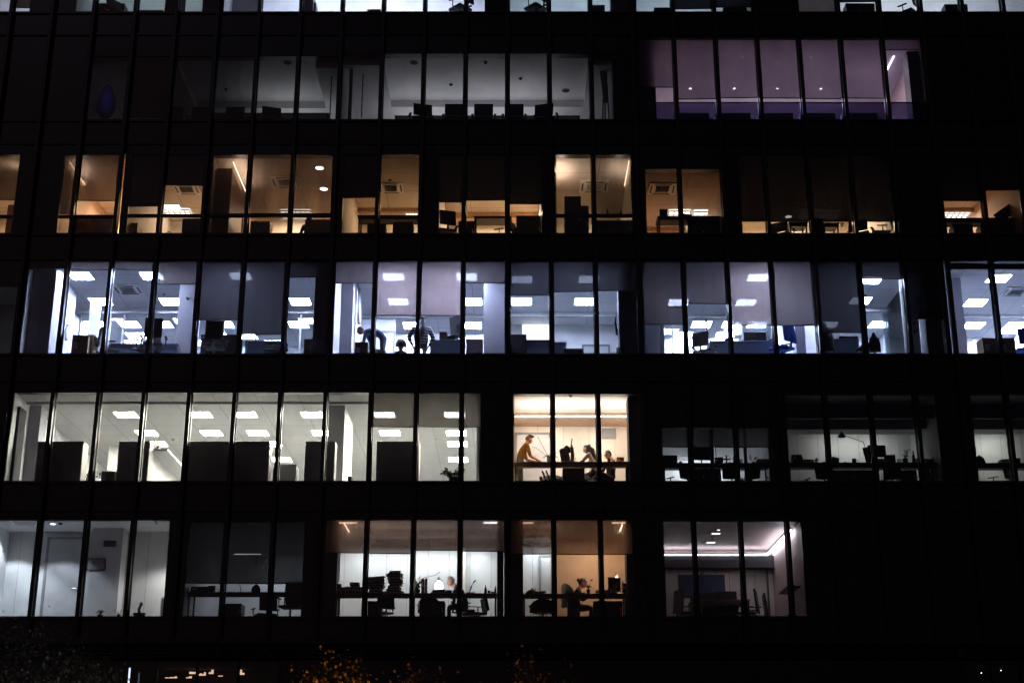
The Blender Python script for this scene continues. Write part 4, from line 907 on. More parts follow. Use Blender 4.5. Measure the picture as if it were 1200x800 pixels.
person('reclining person in dark clothes with a hand raised at the bright end', (P(715, 550, 1.2).x, 1.2, Gq.zf + .013), PI / 2 + .5, dict(
    pelvis=(0, 0, .42), spine=(0, -.02, .58), chest=(0, -.02, .74), neck=(0, .02, .96), skull=(0, .05, 1.02), shoL=(-.16, .0, .9), shoR=(.16, 0, .9),
    elbL=(-.26, .12, .60), elbR=(.24, .1, .62), wriL=(-.18, .06, .86), wriR=(.16, .3, .72), hipL=(-.1, .03, .4), hipR=(.1, .03, .4), kneeL=(-.12, .42, .55), kneeR=(.12, .42, .48),
    ankleL=(-.12, .42, .12), ankleR=(.12, .42, .09), toeL=(-.12, .56, .06), toeR=(.12, .56, .04)), skin=(.6, .28, .16), top=(.03, .03, .045), hair=(.03, .015, .01), sleeve='short')
# black jacket over a stand with a tall plant beside it
t = thing('dressed_chair', 'high black jacket shape hung beside a tall spotted stem plant', 'jacket', (P(663, 532, .9).x, .9, gt))
MB().obox((-.02, 0, .27), (.24, .14, .44), (R(5), R(-10), 0), .06).obox((.06, 0, .46), (.22, .13, .14), (0, R(35), 0), .05).build('jacket_body', M_dark, t, True); MB().path([(.0, 0, 0), (.02, 0, .1)], .05).build('stand', M_black, t)
orchid(P(671, 535, .75).x, .75, gt, 'tall thick stemmed plant with small spotted blooms above the counter', [[(.0, 0, .3), (.01, 0, .45), (-.03, 0, .56), (-.01, 0, .68)]], mat('purple_petal', (.15, .04, .08), .6), .06, mat('olive_leaf', (.08, .09, .03), .6), nleaf=8, leafl=.10, fl=.022)
MB().path([(0, 0, .1), (.02, 0, .3), (.0, 0, .52), (-.06, 0, .56)], [.05, .045, .035, .01], 10).build('thick_stem', MATS['olive_leaf'], bpy.data.objects['orchid.007'] if 0 else None) if 0 else None
t = thing('succulent', 'upright olive green succulent in front of the black jacket', 'succulent', (P(670.5, 535, .62).x, .62, gt)); MB().lathe((0, 0, 0), [(.05, 0), (.06, .08)], 14).build('pot', M_terra, t)
MB().path([(0, 0, .08), (.01, 0, .25), (.0, 0, .42), (-.035, 0, .50)], [.045, .05, .04, .012], 10).build('stem', MATS['olive_leaf'], t, True)
orchid(P(645, 540, .6).x, .6, gt, 'white flowering orchid with dark arching leaves beside the standing man', [[(-.08, 0, .25), (-.2, 0, .48), (-.32, 0, .72)], [(0, 0, .35), (.03, 0, .6), (.0, 0, .78)], [(-.18, 0, .28), (-.36, 0, .42), (-.46, 0, .44)], [(.14, 0, .26), (.26, 0, .38)]],
       mat('cream_petal', (.75, .68, .5), .6), .09, M_leaf, nleaf=12, leafl=.24, fl=.045, bloom=(1,), potm=mat('olive_pot', (.14, .12, .05), .6))
carton(P(726.5, 536, .65).x, .65, gt, .19, .16, .17, 'small orange brown box on the counter near the dark pillar', .1, mat('orange_card', (.5, .25, .1), .7))
for px, lab, w_ in ((648, 'rounded black chair back below the orchid counter', 1.0), (693, 'rounded black chair back below the woman with long dark hair', 1.0)):
    office_chair((P(px, 560, .95).x, 1.05, Gq.zf + .013), PI, lab, M_black, 'round', h=.62 * w_)
t = thing('drawer_unit', 'brown wooden unit under the middle of the warm room counter', 'drawer unit', (P(672, 555, .7).x, .7, Gq.zf + .013)); MB().box(-.28, .28, -.2, .2, 0, .56, .005).build('body', M_wood, t); MB().box(-.27, .27, -.215, -.202, .3, .54, .003).build('drawer', M_wood, t)
t = thing('floor_lamp', 'dark curved stand leaning under the orchid end of the counter', 'stand', (P(640, 560, .75).x, .75, Gq.zf + .013)); MB().path([(.03, 0, 0), (.0, 0, .3), (-.1, 0, .55)], .022).path([(.09, 0, 0), (.08, 0, .35), (.0, 0, .56)], .02).build('pole', M_black, t); MB().lathe((.05, 0, -.0), [(.16, 0), (.15, .02), (.02, .03)], 18).build('foot', M_black, t)
mug(P(723, 560, 1.).x, 1.0, Gq.zf + .014, 'dark waste bin in the corner of the warm peach room', .14, .22, M_black, 'waste bin', 'waste_bin')

# two unlit offices with things silhouetted against a lit corridor
def dim_office(r, px0, px1, ytop, yb, ks, blindm, desk_label, ydesk, power, col, depth=3.6, transom=None, W_=None, pxl=None):
    q = room(r, px0, px1, ytop, depth, M_wallg, M_ceilflat, M_floor, W_ or M_wall, blinds={k: (yb, blindm) for k in ks}, transom=transom)
    area(pxl or (q.x0 + q.x1) / 2, depth - .6, (ZB[r] + 1.75) if r == 1 and ytop < 480 else q.zc - .1, (q.x1 - q.x0) * .5, .2, power, col, (R(30), 0, 0))
    z = rowdesk(q, px0 + 1, px1 - 1, desk_label, ydesk, m=M_black, apron=.1); return q, z
Hq, ht = dim_office(1, 775, 906, 500, 523, (3, 4, 5, 6, 2), blind('charcoal_sheer', (.10, .095, .10), .12), 'long black desk with a boxy screen and desk fan in the unlit office', 542, 13, (.9, .95, 1.))
for px, w_ in ((811, 4), (834, 5), (863, 5), (873, 4), (902, 5)):
    x = P(px, 530, .28).x; MB().box(x - w_ / 110, x + w_ / 110, .2, .3, Hq.zf + .014, Hq.zc - .002).build('column', M_black, BLD)
dark_clutter(Hq, ht, [(786, 'monitor', 14, 10, 'tilted black screen at the outer end of the unlit desk'), (798, 'bag', 5, 4, 'tiny dark bag between the tilted screen and the boxy screen'), (843, 'box', 8, 7, 'square black box left of the desk fan'),
    (852, 'fan', 8, 10, 'small desk fan silhouetted in the unlit office'), (862, 'bottle', 4, 12, 'black bottle right of the desk fan'), (883, 'plant', 9, 9, 'small spiky plant silhouette near the far end of the unlit desk'), (894, 'stack', 14, 5, 'low paper pile silhouette beside the spiky plant')])
box_thing('drawer_unit', 'black drawer unit under the boxy screen', 'drawer unit', P(825, 555, .8).x, .8, Hq.zf + .013, .8, .5, .56, M_black, kind='cabinet')
dark_clutter(Hq, ht, [(779, 'stack', 8, 9, 'black papers at the outer wall of the unlit office'), (870, 'plant', 7, 9, 'tiny plant silhouette against the pier of the unlit office'), (856.5, 'stack', 9, 4, 'thin paper pile just right of the desk fan')], .85)
monitor(P(822, 530, .75).x, .75, ht, 'large boxy black screen standing high in the unlit office', .46, .34, PI + .1, 0, .17)
desk_lamp(P(838, 540, .9).x, .9, ht, [(.03, 0, .3), (.02, 0, .5), (.08, 0, .72)], 'curving dark lamp arm behind the pier of the unlit office', sh=.05)
for px, rz, lab in ((797, .6, 'black chair with curved legs at the outer end of the unlit office'), (856, 0, 'black swivel chair centred in the unlit office'), (889, -.7, 'black reclined chair at the inner end of the unlit office')):
    office_chair((P(px, 560, 1.1).x, 1.2, Hq.zf + .013), rz, lab, M_black, 'task', h=.62)
mug(P(875, 560, .6).x, .6, Hq.zf + .014, 'round black waste bin under the unlit desk', .13, .26, M_black, 'waste bin', 'waste_bin')

Iq, it = dim_office(1, 922, 1101, 460, 484, (), B_grey, 'long black desk below the reaching lamp and slanted screen', 541.5, 7.5, (1., .99, .93), 2.6, None, W_panel, pxl=P(1020, 530, 1).x)
MB().box(Iq.x0 + .01, Iq.x1 - .01, .2, .26, P(600, 490, .2).z, P(600, 474, .2).z).build('ceiling_beam', M_black, BLD)
MB().box(Iq.x0 + .01, Iq.x1 - .01, 1.0, 1.5, P(600, 503, 1.).z, Iq.zc - .002).build('ceiling_beam', M_wallg, BLD)
dark_clutter(Iq, it, [(934, 'box', 9, 9, 'dark box at the pillar end of the desk with the reaching lamp'), (948, 'stack', 9, 4, 'low dark papers left of the upright tablet'), (958, 'plant', 5, 7, 'tiny dark plant left of the upright clipboard'), (980, 'tablet', 7, 8, 'upright clipboard leaning under the reaching lamp'),
    (1002, 'mug', 5, 6, 'round dark mug beneath the reaching lamp'), (1044, 'monitor', 11, 10, 'small tilted screen right of the slanted screen'), (1033, 'stack', 14, 5, 'dark heap of papers under the slanted screen'), (1062, 'plant', 15, 17, 'ragged dark plant right of the slanted screen'), (1072, 'bottle', 3, 14, 'thin black bottle beside the ragged plant')])
dark_clutter(Iq, it, [(968, 'stack', 9, 4, 'thin papers right of the tiny dark plant'), (991, 'bag', 7, 5, 'lumpy dark pouch left of the round mug'), (1053, 'plant', 9, 9, 'small feathery plant left of the ragged plant'), (1082, 'stack', 14, 7, 'black paper pile near the slanting board'), (1014, 'stack', 12, 3, 'flat black papers at the foot of the anglepoise lamp'), (941, 'bottle', 3, 10, 'thin black bottle near the pillar end'), (1089, 'bag', 10, 8, 'bulging dark bag by the slanting board')], .85)
box_thing('drawer_unit', 'black drawer unit under the ragged plant', 'drawer unit', P(1062, 555, .8).x, .8, Iq.zf + .013, .4, .5, .52, M_black, kind='cabinet')
x = P(1012, 540, .7).x
t = desk_lamp(P(1019, 540, .7).x, .7, it, [(-.02, 0, .20), (-.12, 0, .62), (-.62, 0, .80), (-.66, 0, .86)], 'dark anglepoise lamp reaching across the lit wall', sh=.10)
desk_lamp(P(984, 515, .7).x - 0, .7, it + 20, [(0, 0, 1)], 'x') if 0 else None
monitor(P(1027, 520, .7).x, .72, it, 'big slanted black screen below the anglepoise arm', .46, .32, PI, R(3), .22)
t = thing('leaning_screen', 'dark rectangular screen leaning behind the big slanted screen', 'screen', (P(1019, 530, .8).x, .9, it)); MB().obox((0, 0, .34), (.24, .03, .4), (0, R(-10), 0), .005).build('casing', M_black, t); MB().path([(0, 0, 0), (0, 0, .2)], .02).build('stand', M_black, t)
t = thing('leaning_board', 'dark board slanting up against the inner end of the lit wall', 'board', (P(1095, 530, .7).x, .7, it)); MB().obox((0, 0, .2), (.42, .04, .09), (0, R(-38), 0), .01).build('panel', M_black, t); MB().path([(0, .03, 0), (0, .03, .2)], .015).build('prop', M_black, t)
for px, rz, lab in ((960, .3, 'black curved chair below the upright clipboard'), (1050, -.5, 'black chair below the ragged plant'), (1075, 1., 'black chair at the inner end below the slanting board')): office_chair((P(px, 560, 1.1).x, 1.2, Iq.zf + .013), rz, lab, M_black, 'task', h=.6)
box_thing('drawer_unit', 'black drawer unit under the anglepoise lamp', 'drawer unit', P(1000, 555, .8).x, .8, Iq.zf + .013, 1.2, .5, .52, M_black, kind='cabinet')
for px in (932, 936): pass
Jq, jt = dim_office(1, 1141, 1262, 460, 484, (), B_grey, 'black desk in the last dim office of the second storey', 542, 7, (1., 1., .9), 2.6, None, W_panel, pxl=P(1172, 530, 1).x)
MB().box(Jq.x0 + .01, Jq.x1 - .01, .2, .26, P(600, 490, .2).z, P(600, 474, .2).z).build('ceiling_beam', M_black, BLD)
MB().box(Jq.x0 + .01, Jq.x1 - .01, 1.0, 1.5, P(600, 503, 1.).z, Jq.zc - .002).build('ceiling_beam', M_wallg, BLD)
dark_clutter(Jq, jt, [(1149, 'bag', 12, 10, 'round dark bag at the near end of the last dim office'), (1178, 'stack', 10, 5, 'dark papers right of the round bag'), (1190, 'box', 10, 6, 'dark box at the edge of the last dim office')])
office_chair((P(1172, 560, 1.1).x, 1.2, Jq.zf + .013), .8, 'black chair in the last dim office of the second storey', M_black, 'task', h=.62)

# ================================================================ third storey, cool white offices (r=2)
BK = {}
Kq = room(2, 27, 387, 305, 7.2, W_cool, C_plank, M_floor, M_wall, blinds={-12: (309, B_grey), -11: (315.5, B_grey), -10: (315.5, B_grey), -9: (332, B_grey), -8: (374, B_dark), -7: (391.5, B_dark), -6: (324, B_dark)})
x = P(26, 330, .1).x
MB().box(mx(-12) + MH, mx(-11) - MH, .04, .14, P(600, 315.5, .1).z, P(600, 309, .1).z).build('window_rail', M_black, BLD)
column(Kq, 29, 62, None, .45, 1.0, W_lilac); column(Kq, 209, 231, None, 1.35, 1.8, W_lilac); column(Kq, 368, 388, None, .3, .8, mat('blue_grey_column_paint', (.16, .17, .22), .7, 0, .04, 2))
partition(Kq, 64, 1.05, 2.6, m=M_wall, t=.1)
glass_wall(Kq, 4.0, (93, 128, 144, 170, 262, 300, 352, 372)); beam(Kq, 3.9, .10, .1, M_lgrey)
MB().box(P(108, 385, 3.0).x - .12, P(108, 385, 3.0).x + .12, 3.0, 3.25, Kq.zf + .014, Kq.zc - .002).build('column', M_wall, BLD)
door(Kq, 132, 142, 7.2, 2.0, M_lgrey, 395)
def panels(q, L_, tone, room_, size=.6):
    for py, xs_, rw in L_:
        for i, px in enumerate(xs_): panel(q, px, py, tone, '%s ceiling panel in the %s row of %s' % (ORD[i], rw, room_), size)
panels(Kq, [(323, (95, 178, 282), 'near'), (353, (118, 200, 352), 'second'), (380, (70, 152, 190, 262, 350), 'third'), (393, (160, 255, 290), 'rear')], T_cool, 'the cool corner office')
cassette(Kq, 150, 338.5, 'square air unit in the ceiling of the cool corner office'); detector(Kq, 193, 344.5, 'small detector near the air unit of the cool corner office')
carton(P(94, 405, .5).x, .55, Kq.zf + .013, .40, .35, .74, 'tall cardboard box beside the corner office swivel chair', .15); carton(P(103, 405, .7).x, .85, Kq.zf + .013, .34, .35, .84, 'cardboard box just behind the corner one', -.2)
desk(Kq, 128, 208, 1.2, 1.9, 'blue grey desk between the chairs of the cool corner office', .80, m=M_navy, apron=.5)
desk(Kq, 234, 280, 1.0, 1.7, 'dark desk under the lowered blind of the cool corner office', .98, m=M_black, apron=.5); desk(Kq, 286, 330, 1.1, 1.8, 'dark desk beside the chair turned sideways under the lower blind', .84, m=M_navy, apron=.5)
chair_at(Kq, 130, 386, -PI / 2 + .3, 'slim black chair beside the cardboard boxes', M_dark, 'task', Y=1.0, h=1.12); chair_at(Kq, 182, 376, .15, 'tall black chair in the middle of the cool corner office', M_dark, 'task', Y=.55, h=1.12)
chair_at(Kq, 174, 376, .9, 'second tall black chair half hidden by the window bar', M_dark, 'task', Y=1.1, h=1.2)
chair_at(Kq, 253, 379, .1, 'black high backed chair under the first lowered blind', M_dark, 'task', Y=.55, h=1.10)
chair_at(Kq, 322, 393, PI / 2, 'black chair seen from the side under the lower blind', M_dark, 'task', Y=.6, h=.97)
cabinet_at(Kq, 356, 387, 397, .6, .4, 'dark cabinet in front of the blue grey pillar', M_black); cabinet_at(Kq, 257, 281, 393, 1.75, .4, 'dark cabinet behind the high backed chair', M_black)
def coat_hook(q, px, py0, Y, label, m=None, h=.35):
    p = P(px, py0, Y); t = thing('wall_coat_hook', label, 'coat hook', (p.x, p.y, p.z)); MB().box(-.04, .04, -.012, .012, -.03, .03, .004).path([(0, -.01, 0), (0, -.07, -.01), (0, -.08, .03)], .008).build('hook', M_chrome, t)
    MB().path([(0, -.05, -.02), (-.02, -.05, -h * .4), (.03, -.05, -h)], [.012, .03, .045]).build('hanging_strap', m or M_dark, t)
coat_hook(Kq, 67.5, 366, 1.6, 'coat hook with a strap on the bright corner wall'); coat_hook(Kq, 220.5, 348, 1.33, 'small dark hook on the pale pillar of the corner office', h=.08)
coat_hook(Kq, 79, 381, 2.0, 'pale scarf hanging beside the bright corner wall', M_grey, .45)

Lq = room(2, 391, 593, 305, 6.0, W_cool, C_plank, M_floor, M_wall, blinds={-5: (331, B_grey), -4: (369, B_lilac), -3: (369, B_lilac), -2: (331, B_grey)})
column(Lq, 393, 413.5, None, 1.35, 1.8, W_lilac); column(Lq, 567, 592, None, 1.35, 1.8, W_lilac)
beam(Lq, 4.3, .1, .1, M_lgrey); door(Lq, 441, 461, 4.4, 2.15, M_lgrey, 390)
MB().box(Lq.x0 + .01, P(463, 390, 4.4).x, 4.41, 4.5, Lq.zf + .014, Lq.zc - .002).build('partition_wall', W_cool, BLD)
partition(Lq, 416, 1.85, 3.0, m=M_wall, t=.08)
panels(Lq, [(324, (461, 547), 'near'), (353, (467, 553), 'second'), (381, (484, 553), 'third')], T_cool, 'the office where two people stand')
person('man in a dark blue sweater bending down over a box', (P(449, 408, .95).x, .95, Lq.zf + .013), PI / 2, dict(elbL=(-.22, .50, .80), elbR=(.22, .36, .80), wriL=(-.16, .54, .56), wriR=(.16, .38, .58)), skin=(.45, .25, .2), top=(.04, .06, .12), legs=(.04, .06, .12), hair=(.01, .01, .012), lean=1.35, head_pitch=-.3, head_yaw=0, bulk=1.15, scale=.96)
carton(P(424.5, 408, .6).x, .6, Lq.zf + .013, .34, .35, .56, 'box the man in the dark blue sweater is reaching into', 0, mat('grey_brown_cardboard', (.22, .19, .17), .8))
carton(P(444, 412, .7).x, .75, Lq.zf + .013, .3, .3, .42, 'small low box behind the one being packed', .3, MATS['grey_brown_cardboard'])
ST = mat('striped_knit', (.3, .3, .32), .9)
_nt = ST.node_tree; _tc = _nt.nodes.new('ShaderNodeTexCoord'); _w = _nt.nodes.new('ShaderNodeTexWave'); _w.bands_direction = 'Z'; _w.inputs['Scale'].default_value = 4.2; _cr = _nt.nodes.new('ShaderNodeValToRGB')
_cr.color_ramp.interpolation = 'CONSTANT'; _cr.color_ramp.elements[0].color = (.03, .03, .04, 1); _cr.color_ramp.elements[1].position = .5; _cr.color_ramp.elements[1].color = (.5, .5, .52, 1)
_nt.links.new(_tc.outputs['Object'], _w.inputs['Vector']); _nt.links.new(_w.outputs['Fac'], _cr.inputs[0]); _nt.links.new(_cr.outputs[0], _nt.nodes['Principled BSDF'].inputs['Base Color'])
person('person in a black and white striped sweater seen from behind, low at the sill', (P(493.5, 400, .8).x, .8, Lq.zf + .013), .12, dict(pelvis=(0, 0, .60), spine=(0, 0, .76), chest=(0, .02, .93), neck=(0, .03, 1.10), skull=(0, .05, 1.22), shoL=(-.21, .02, 1.05), shoR=(.21, .02, 1.05), elbL=(-.33, .0, .80), elbR=(.33, .0, .80), wriL=(-.22, .2, .66), wriR=(.22, .2, .66), hipL=(-.1, .03, .58), hipR=(.1, .03, .58), kneeL=(-.12, .42, .54), kneeR=(.12, .42, .54), ankleL=(-.12, .4, .09), ankleR=(.12, .4, .09), toeL=(-.12, .55, .04), toeR=(.12, .55, .04)), skin=(.4, .25, .2), top=(.3, .3, .32), hair=(.02, .015, .015), hairstyle='long', head_pitch=.2, stripes=ST, bulk=1.5, scale=1.0)
person('seated person of whom only the dark haired head shows', (P(469.5, 412, .6).x, .62, Lq.zf + .013), .1, dict(
    pelvis=(0, 0, .34), spine=(0, 0, .34), chest=(0, .0, .30), neck=(0, .02, .36), skull=(0, .03, .46), shoL=(-.17, 0, .27), shoR=(.17, 0, .27), elbL=(-.22, .12, .22), elbR=(.22, .12, .22), wriL=(-.12, .32, .24), wriR=(.12, .32, .24),
    hipL=(-.1, .03, .32), hipR=(.1, .03, .32), kneeL=(-.12, .42, .36), kneeR=(.12, .42, .36), ankleL=(-.12, .5, .06), ankleR=(.12, .5, .06), toeL=(-.12, .6, .04), toeR=(.12, .6, .04)), top=(.02, .02, .025), hair=(.01, .01, .01), hair_scale=1.75, scale=1.0)
desk(Lq, 503, 545, .95, 1.65, 'blue grey desk in front of the upright screens', .82, m=M_navy, apron=.5)
monitor(P(536, 395, 1.2).x, 1.15, Lq.zf + .82, 'upright screen turned edge on beside the window bar', .5, .62, PI / 2 + .9, R(-8), .1, mat('slate_casing', (.08, .085, .11), .5))
monitor(P(519, 400, 1.2).x, 1.15, Lq.zf + .82, 'smaller grey screen behind the striped sweater', .20, .24, PI, 0, .05, M_grey)
t = thing('desk_telephone', 'dark tilted telephone in front of the upright screens', 'telephone', (P(528, 405, 1.0).x, 1.0, Lq.zf + .83)); MB().obox((0, 0, .06), (.26, .16, .03), (R(-25), R(-15), 0), .008).build('base', M_black, t); MB().obox((-.1, 0, .11), (.05, .2, .03), (R(-25), R(-15), 0), .01).build('handset', M_black, t)
cabinet_at(Lq, 546, 566, 397, .8, .4, 'mid grey cabinet beside the pale pillar', mat('mauve_grey_laminate', (.20, .18, .2), .5))
coat_hook(Lq, 421, 340, 2.2, 'thin dark strap hanging down the bright wall', M_black, 1.0)

Mq = room(2, 598, 749, 305, 5.2, W_cool, C_plank, M_floor, M_wall, blinds={-1: (345.5, B_dark), 0: (341, B_dark), 1: (340.5, B_dark), 2: (341, B_dark)}, xs=(fx(598, 2), fx(751, 2)))
column(Mq, 725, 748, None, .35, .9, mat('night_blue_column_paint', (.06, .065, .09), .7, 0, .04, 2))
beam(Mq, 4.1, .12, .12, M_lgrey); door(Mq, 684, 712, 5.2, 2.0, M_lgrey, 392)
panels(Mq, [(353, (607, 685), 'near'), (327, (610, 690), 'window')], emit('cool_led_low', (.60, .70, 1.), 75.), 'the plain office with stacked dark cabinets')
wall_frame(Mq, 611, 645, 376, 404, 5.2, 'glowing white board on the rear wall of the plain office', emit('glowing_board', (.85, .9, 1.), 1.3), M_lgrey, 'backlit_board', 'board')
cabinet_at(Mq, 597, 617, 391.5, .7, .4, 'tall dark cabinet at the near end of the plain office', M_black); cabinet_at(Mq, 661, 684, 408, .7, .4, 'low dark cabinet beside the door of the plain office', M_black)
t = desk(Mq, 613, 645, 1.0, 1.6, 'blue grey desk beside the tall dark cabinet', .83, m=M_navy, apron=.5); desk(Mq, 646, 664, 1.2, 1.8, 'short curved blue grey desk end', .84, m=M_navy, apron=.5)
mug(P(728, 410, .28).x, .28, Mq.zf + .014, 'dark domed bin in front of the night blue pillar', .13, .34, M_black, 'waste bin', 'waste_bin')
coat_hook(Mq, 721.5, 372, .7, 'dark trailing plant hanging on the pillar of the plain office', M_black, .5)

Nq = room(2, 752, 957, 305, 6.4, W_cool, C_plank, M_floor, M_wall, blinds={2: (379.5, B_grey), 3: (355.5, B_grey), 4: (380.5, B_lilac), 5: (381, B_grey)})
column(Nq, 752.5, 773, None, 1.35, 1.8, W_lilac); column(Nq, 930, 957, None, 1.35, 1.8, W_lilac)
beam(Nq, 4.3, .1, .1, M_lgrey); glass_wall(Nq, 4.5, (788, 828, 870, 905))
partition(Nq, 775, 1.0, 1.25, m=M_wall, t=.1, ztop=P(600, 361, 1.).z); partition(Nq, 929, 1.85, 2.8, m=M_wall, t=.08)
panels(Nq, [(325, (888,), 'near'), (354, (795, 874), 'second'), (380, (822, 858, 887), 'third'), (392, (850, 800), 'rear')], T_cool, 'the office with a blue chair')
desk(Nq, 832, 908, 1.1, 1.9, 'long slate blue desk between the grey and blue chairs', .84, m=M_navy, apron=.5)
chair_at(Nq, 825, 392, -.5, 'grey office chair at the end of the slate blue desk', M_grey, 'task', Y=.7, h=.96); chair_at(Nq, 915, 382, PI / 2 - .9, 'bright blue office chair beside the pale wall', M_blue, 'task', Y=.7, h=1.04)
monitor(P(885, 400, 1.4).x, 1.4, Nq.zf + .84, 'wide grey screen standing on the slate blue desk', .62, .30, PI, 0, .04, M_grey); cabinet_at(Nq, 867, 875, 397, 2.0, .3, 'small grey cabinet behind the slate blue desk', M_grey)
t = thing('rounded_headrest', 'small black headrest peeping over the slate blue desk', 'headrest', (P(852.5, 402, 1.5).x, 1.5, Nq.zf + .84)); MB().ell((0, 0, .12), (.09, .05, .1)).build('pad', M_black, t, True); MB().path([(0, 0, 0), (0, 0, .08)], .015).build('post', M_black, t)

Oq = room(2, 958, 1106, 305, 6.4, W_cool, C_plank, M_floor, M_wall, blinds={6: (389, B_dark), 7: (326, B_dark), 8: (373, B_vdark), 5: (389, B_dark)}, xs=(fx(959, 2), fx(1107, 2)))
column(Oq, 1083, 1105, None, .35, .9, MATS['night_blue_column_paint'])
beam(Oq, 3.7, .12, .12, M_lgrey)
panels(Oq, [(328, (1020,), 'near'), (352, (1008,), 'second'), (380, (970, 1037), 'third'), (402, (1030, 975), 'rear')], emit('cool_led_mid', (.60, .70, 1.), 70.), 'the office with the leaning glass panel')
partition(Oq, 1057, 2.2, 4.2, m=glassy('tinted_glass', (.65, .75, .8)), t=.03, name='glass_partition'); partition(Oq, 1066, .6, .7, m=M_wall, t=.4)
detector(Oq, 1014, 345.5, 'black detector under the short blind near the glass panel', M_black)
def decal(q, px, py, Y, label, s=.3):
    p = P(px, py, Y); t = thing('glass_decal', label, 'decal', (p.x, p.y, p.z)); m_ = MB()
    for i in range(12):
        a = PI * (.02 + .96 * i / 11); c = Vector((math.cos(a) * s, 0, math.sin(a) * s * .5)); m_.leaf(c * .62, c, .012, up=Vector((0, 1, 0)))
    for i in range(4): m_.leaf(Vector((-.05 + i * .03, 0, -.02)), Vector((-.04 + i * .03, 0, -.16 - .02 * i)), .008, up=Vector((0, 1, 0)))
    m_.build('leaf_motif', M_grey, t)
decal(Oq, 978, 396, 2.0, 'grey fan shaped leaf motif on glass behind the dark blind'); 
for px, py, lab in ((1072, 379, 'small upper bird cut out on the pale wall strip'), (1072.5, 389, 'small lower bird cut out on the pale wall strip')):
    p = P(px, py, .58); t = thing('bird_decal', lab, 'decal', p); MB().leaf((-.07, 0, 0), (.07, 0, .03), .02, up=Vector((0, 1, 0))).leaf((0, 0, 0), (.0, 0, .08), .02, up=Vector((0, 1, 0))).leaf((0, 0, 0), (-.04, 0, -.06), .015, up=Vector((0, 1, 0))).build('bird_shape', M_dark, t)
desk(Oq, 970, 1008, 1.0, 1.6, 'dark blue desk under the half drawn dark blind', .86, m=M_navy, apron=.5)
monitor(P(994, 406, 1.2).x, 1.1, Oq.zf + .86, 'low wide dark screen on the dark blue desk', .5, .08, PI, 0, .02)
def coated_chair(q, px, py, label, w_, Y=.6):
    p = P(px, py, Y); h_ = p.z - q.zf; t = thing('coat_on_chair', label, 'coat', (p.x, Y, q.zf + .013))
    MB().lathe((0, 0, 0), [(w_, .35), (w_ * 1.02, h_ * .62), (w_ * .8, h_ * .78), (w_ * .42, h_ * .88), (w_ * .22, h_ * .96), (.03, h_)], 16, 1, .55).build('coat', M_dark, t, True); MB().path([(0, 0, 0), (0, 0, .4)], .03).build('stand', M_black, t)
coated_chair(Oq, 965, 378, 'bulky dark coat draped beside the window bar of the dark blind', .24); coated_chair(Oq, 1023.5, 390, 'dark pointed coat draped high in front of the bright gap', .16); coated_chair(Oq, 1011, 404, 'lower dark coat draped beside the pointed one', .2)

Pq = room(2, 1111, 1290, 305, 6.4, W_cool, C_plank, M_floor, M_wall, blinds={9: (307, B_grey), 10: (307, B_grey), 11: (307, B_grey), 12: (307, B_grey)})
MB().box(mx(9) + MH, mx(10) - MH, .04, .14, P(600, 316.5, .1).z, P(600, 309.5, .1).z).build('window_rail', M_black, BLD); MB().box(mx(10) + MH, mx(11) - MH, .04, .14, P(600, 316.5, .1).z, P(600, 309.5, .1).z).build('window_rail', M_black, BLD)
column(Pq, 1112, 1129, None, 1.35, 1.8, W_lilac); beam(Pq, 4.3, .1, .1, M_lgrey)
panels(Pq, [(326, (1170, 1245), 'near'), (354.5, (1143, 1215), 'second'), (381, (1141, 1262), 'third'), (387, (1192,), 'rear')], T_cool, 'the last cool office by the building end')
cassette(Pq, 1191, 341, 'square air unit above the blue chair at the far end'); decal(Pq, 1148, 400, 2.2, 'grey fan shaped leaf motif on glass above the cardboard boxes')
carton(P(1158, 408, .6).x, .6, Pq.zf + .013, .44, .4, .66, 'larger cardboard box below the leaf motif', .1); carton(P(1178, 408, .6).x, .62, Pq.zf + .013, .42, .4, .67, 'cardboard box with a pale sticker beside the blue chair', -.05)
chair_at(Pq, 1198, 388, 0, 'blue office chair cropped by the edge of the picture', M_blue, 'task', Y=.7, h=1.03)
Q0 = room(2, -60, 21, 305, 3.5, M_wallg, M_ceilflat, M_floor, M_wallg, blinds={-13: (335, B_vdark), -14: (335, B_vdark)}); area(Q0.x1 - .8, 2., Q0.zc - .1, .8, .3, .9, (.7, .75, .9))

# ================================================================ fourth storey, orange offices (r=3)
GR = emit('louvred_office_lamp', (1., .86, .7), 3.2)
def louvre_lamp(q, px0, px1, py, label, rows=3):
    """recessed lamp with a lattice of louvres over its tubes"""
    a = PZ(px0, py, q.zc); b = PZ(px1, py, q.zc); w = b.x - a.x; t = thing('louvre_lamp', label, 'ceiling light', ((a.x + b.x) / 2, a.y, q.zc)); d = .55
    MB().box(-w / 2, w / 2, -d / 2, d / 2, -.03, -.01).build('diffuser', GR, t); g = MB(); n = max(4, int(w / .14))
    for i in range(n + 1): g.box(-w / 2 + w * i / n - .008, -w / 2 + w * i / n + .008, -d / 2, d / 2, -.075, -.031)
    for j in range(rows + 1): g.box(-w / 2, w / 2, -d / 2 + d * j / rows - .008, -d / 2 + d * j / rows + .008, -.0755, -.0315)
    g.build('louvre', M_lgrey, t); return t
Bam = B_warmd
Qr = room(3, -70, 19, 181, 4.2, W_warm, C_warm, M_floorw, W_warm, blinds={-13: (234, blind('amber_sheer', (.10, .08, .065), .16))}, transom=254)
area(Qr.x1 - .9, 3.3, Qr.zc - .2, .8, .3, 28.0, (1., .66, .38)); area(Qr.x1 - .4, .7, Qr.zc - .3, .3, .3, 4.2, (1., .66, .4), (PI, 0, 0)); cabinet_at(Qr, 8, 18, 240, 1.4, .4, 'dark cabinet in the orange room at the picture edge', M_wood)
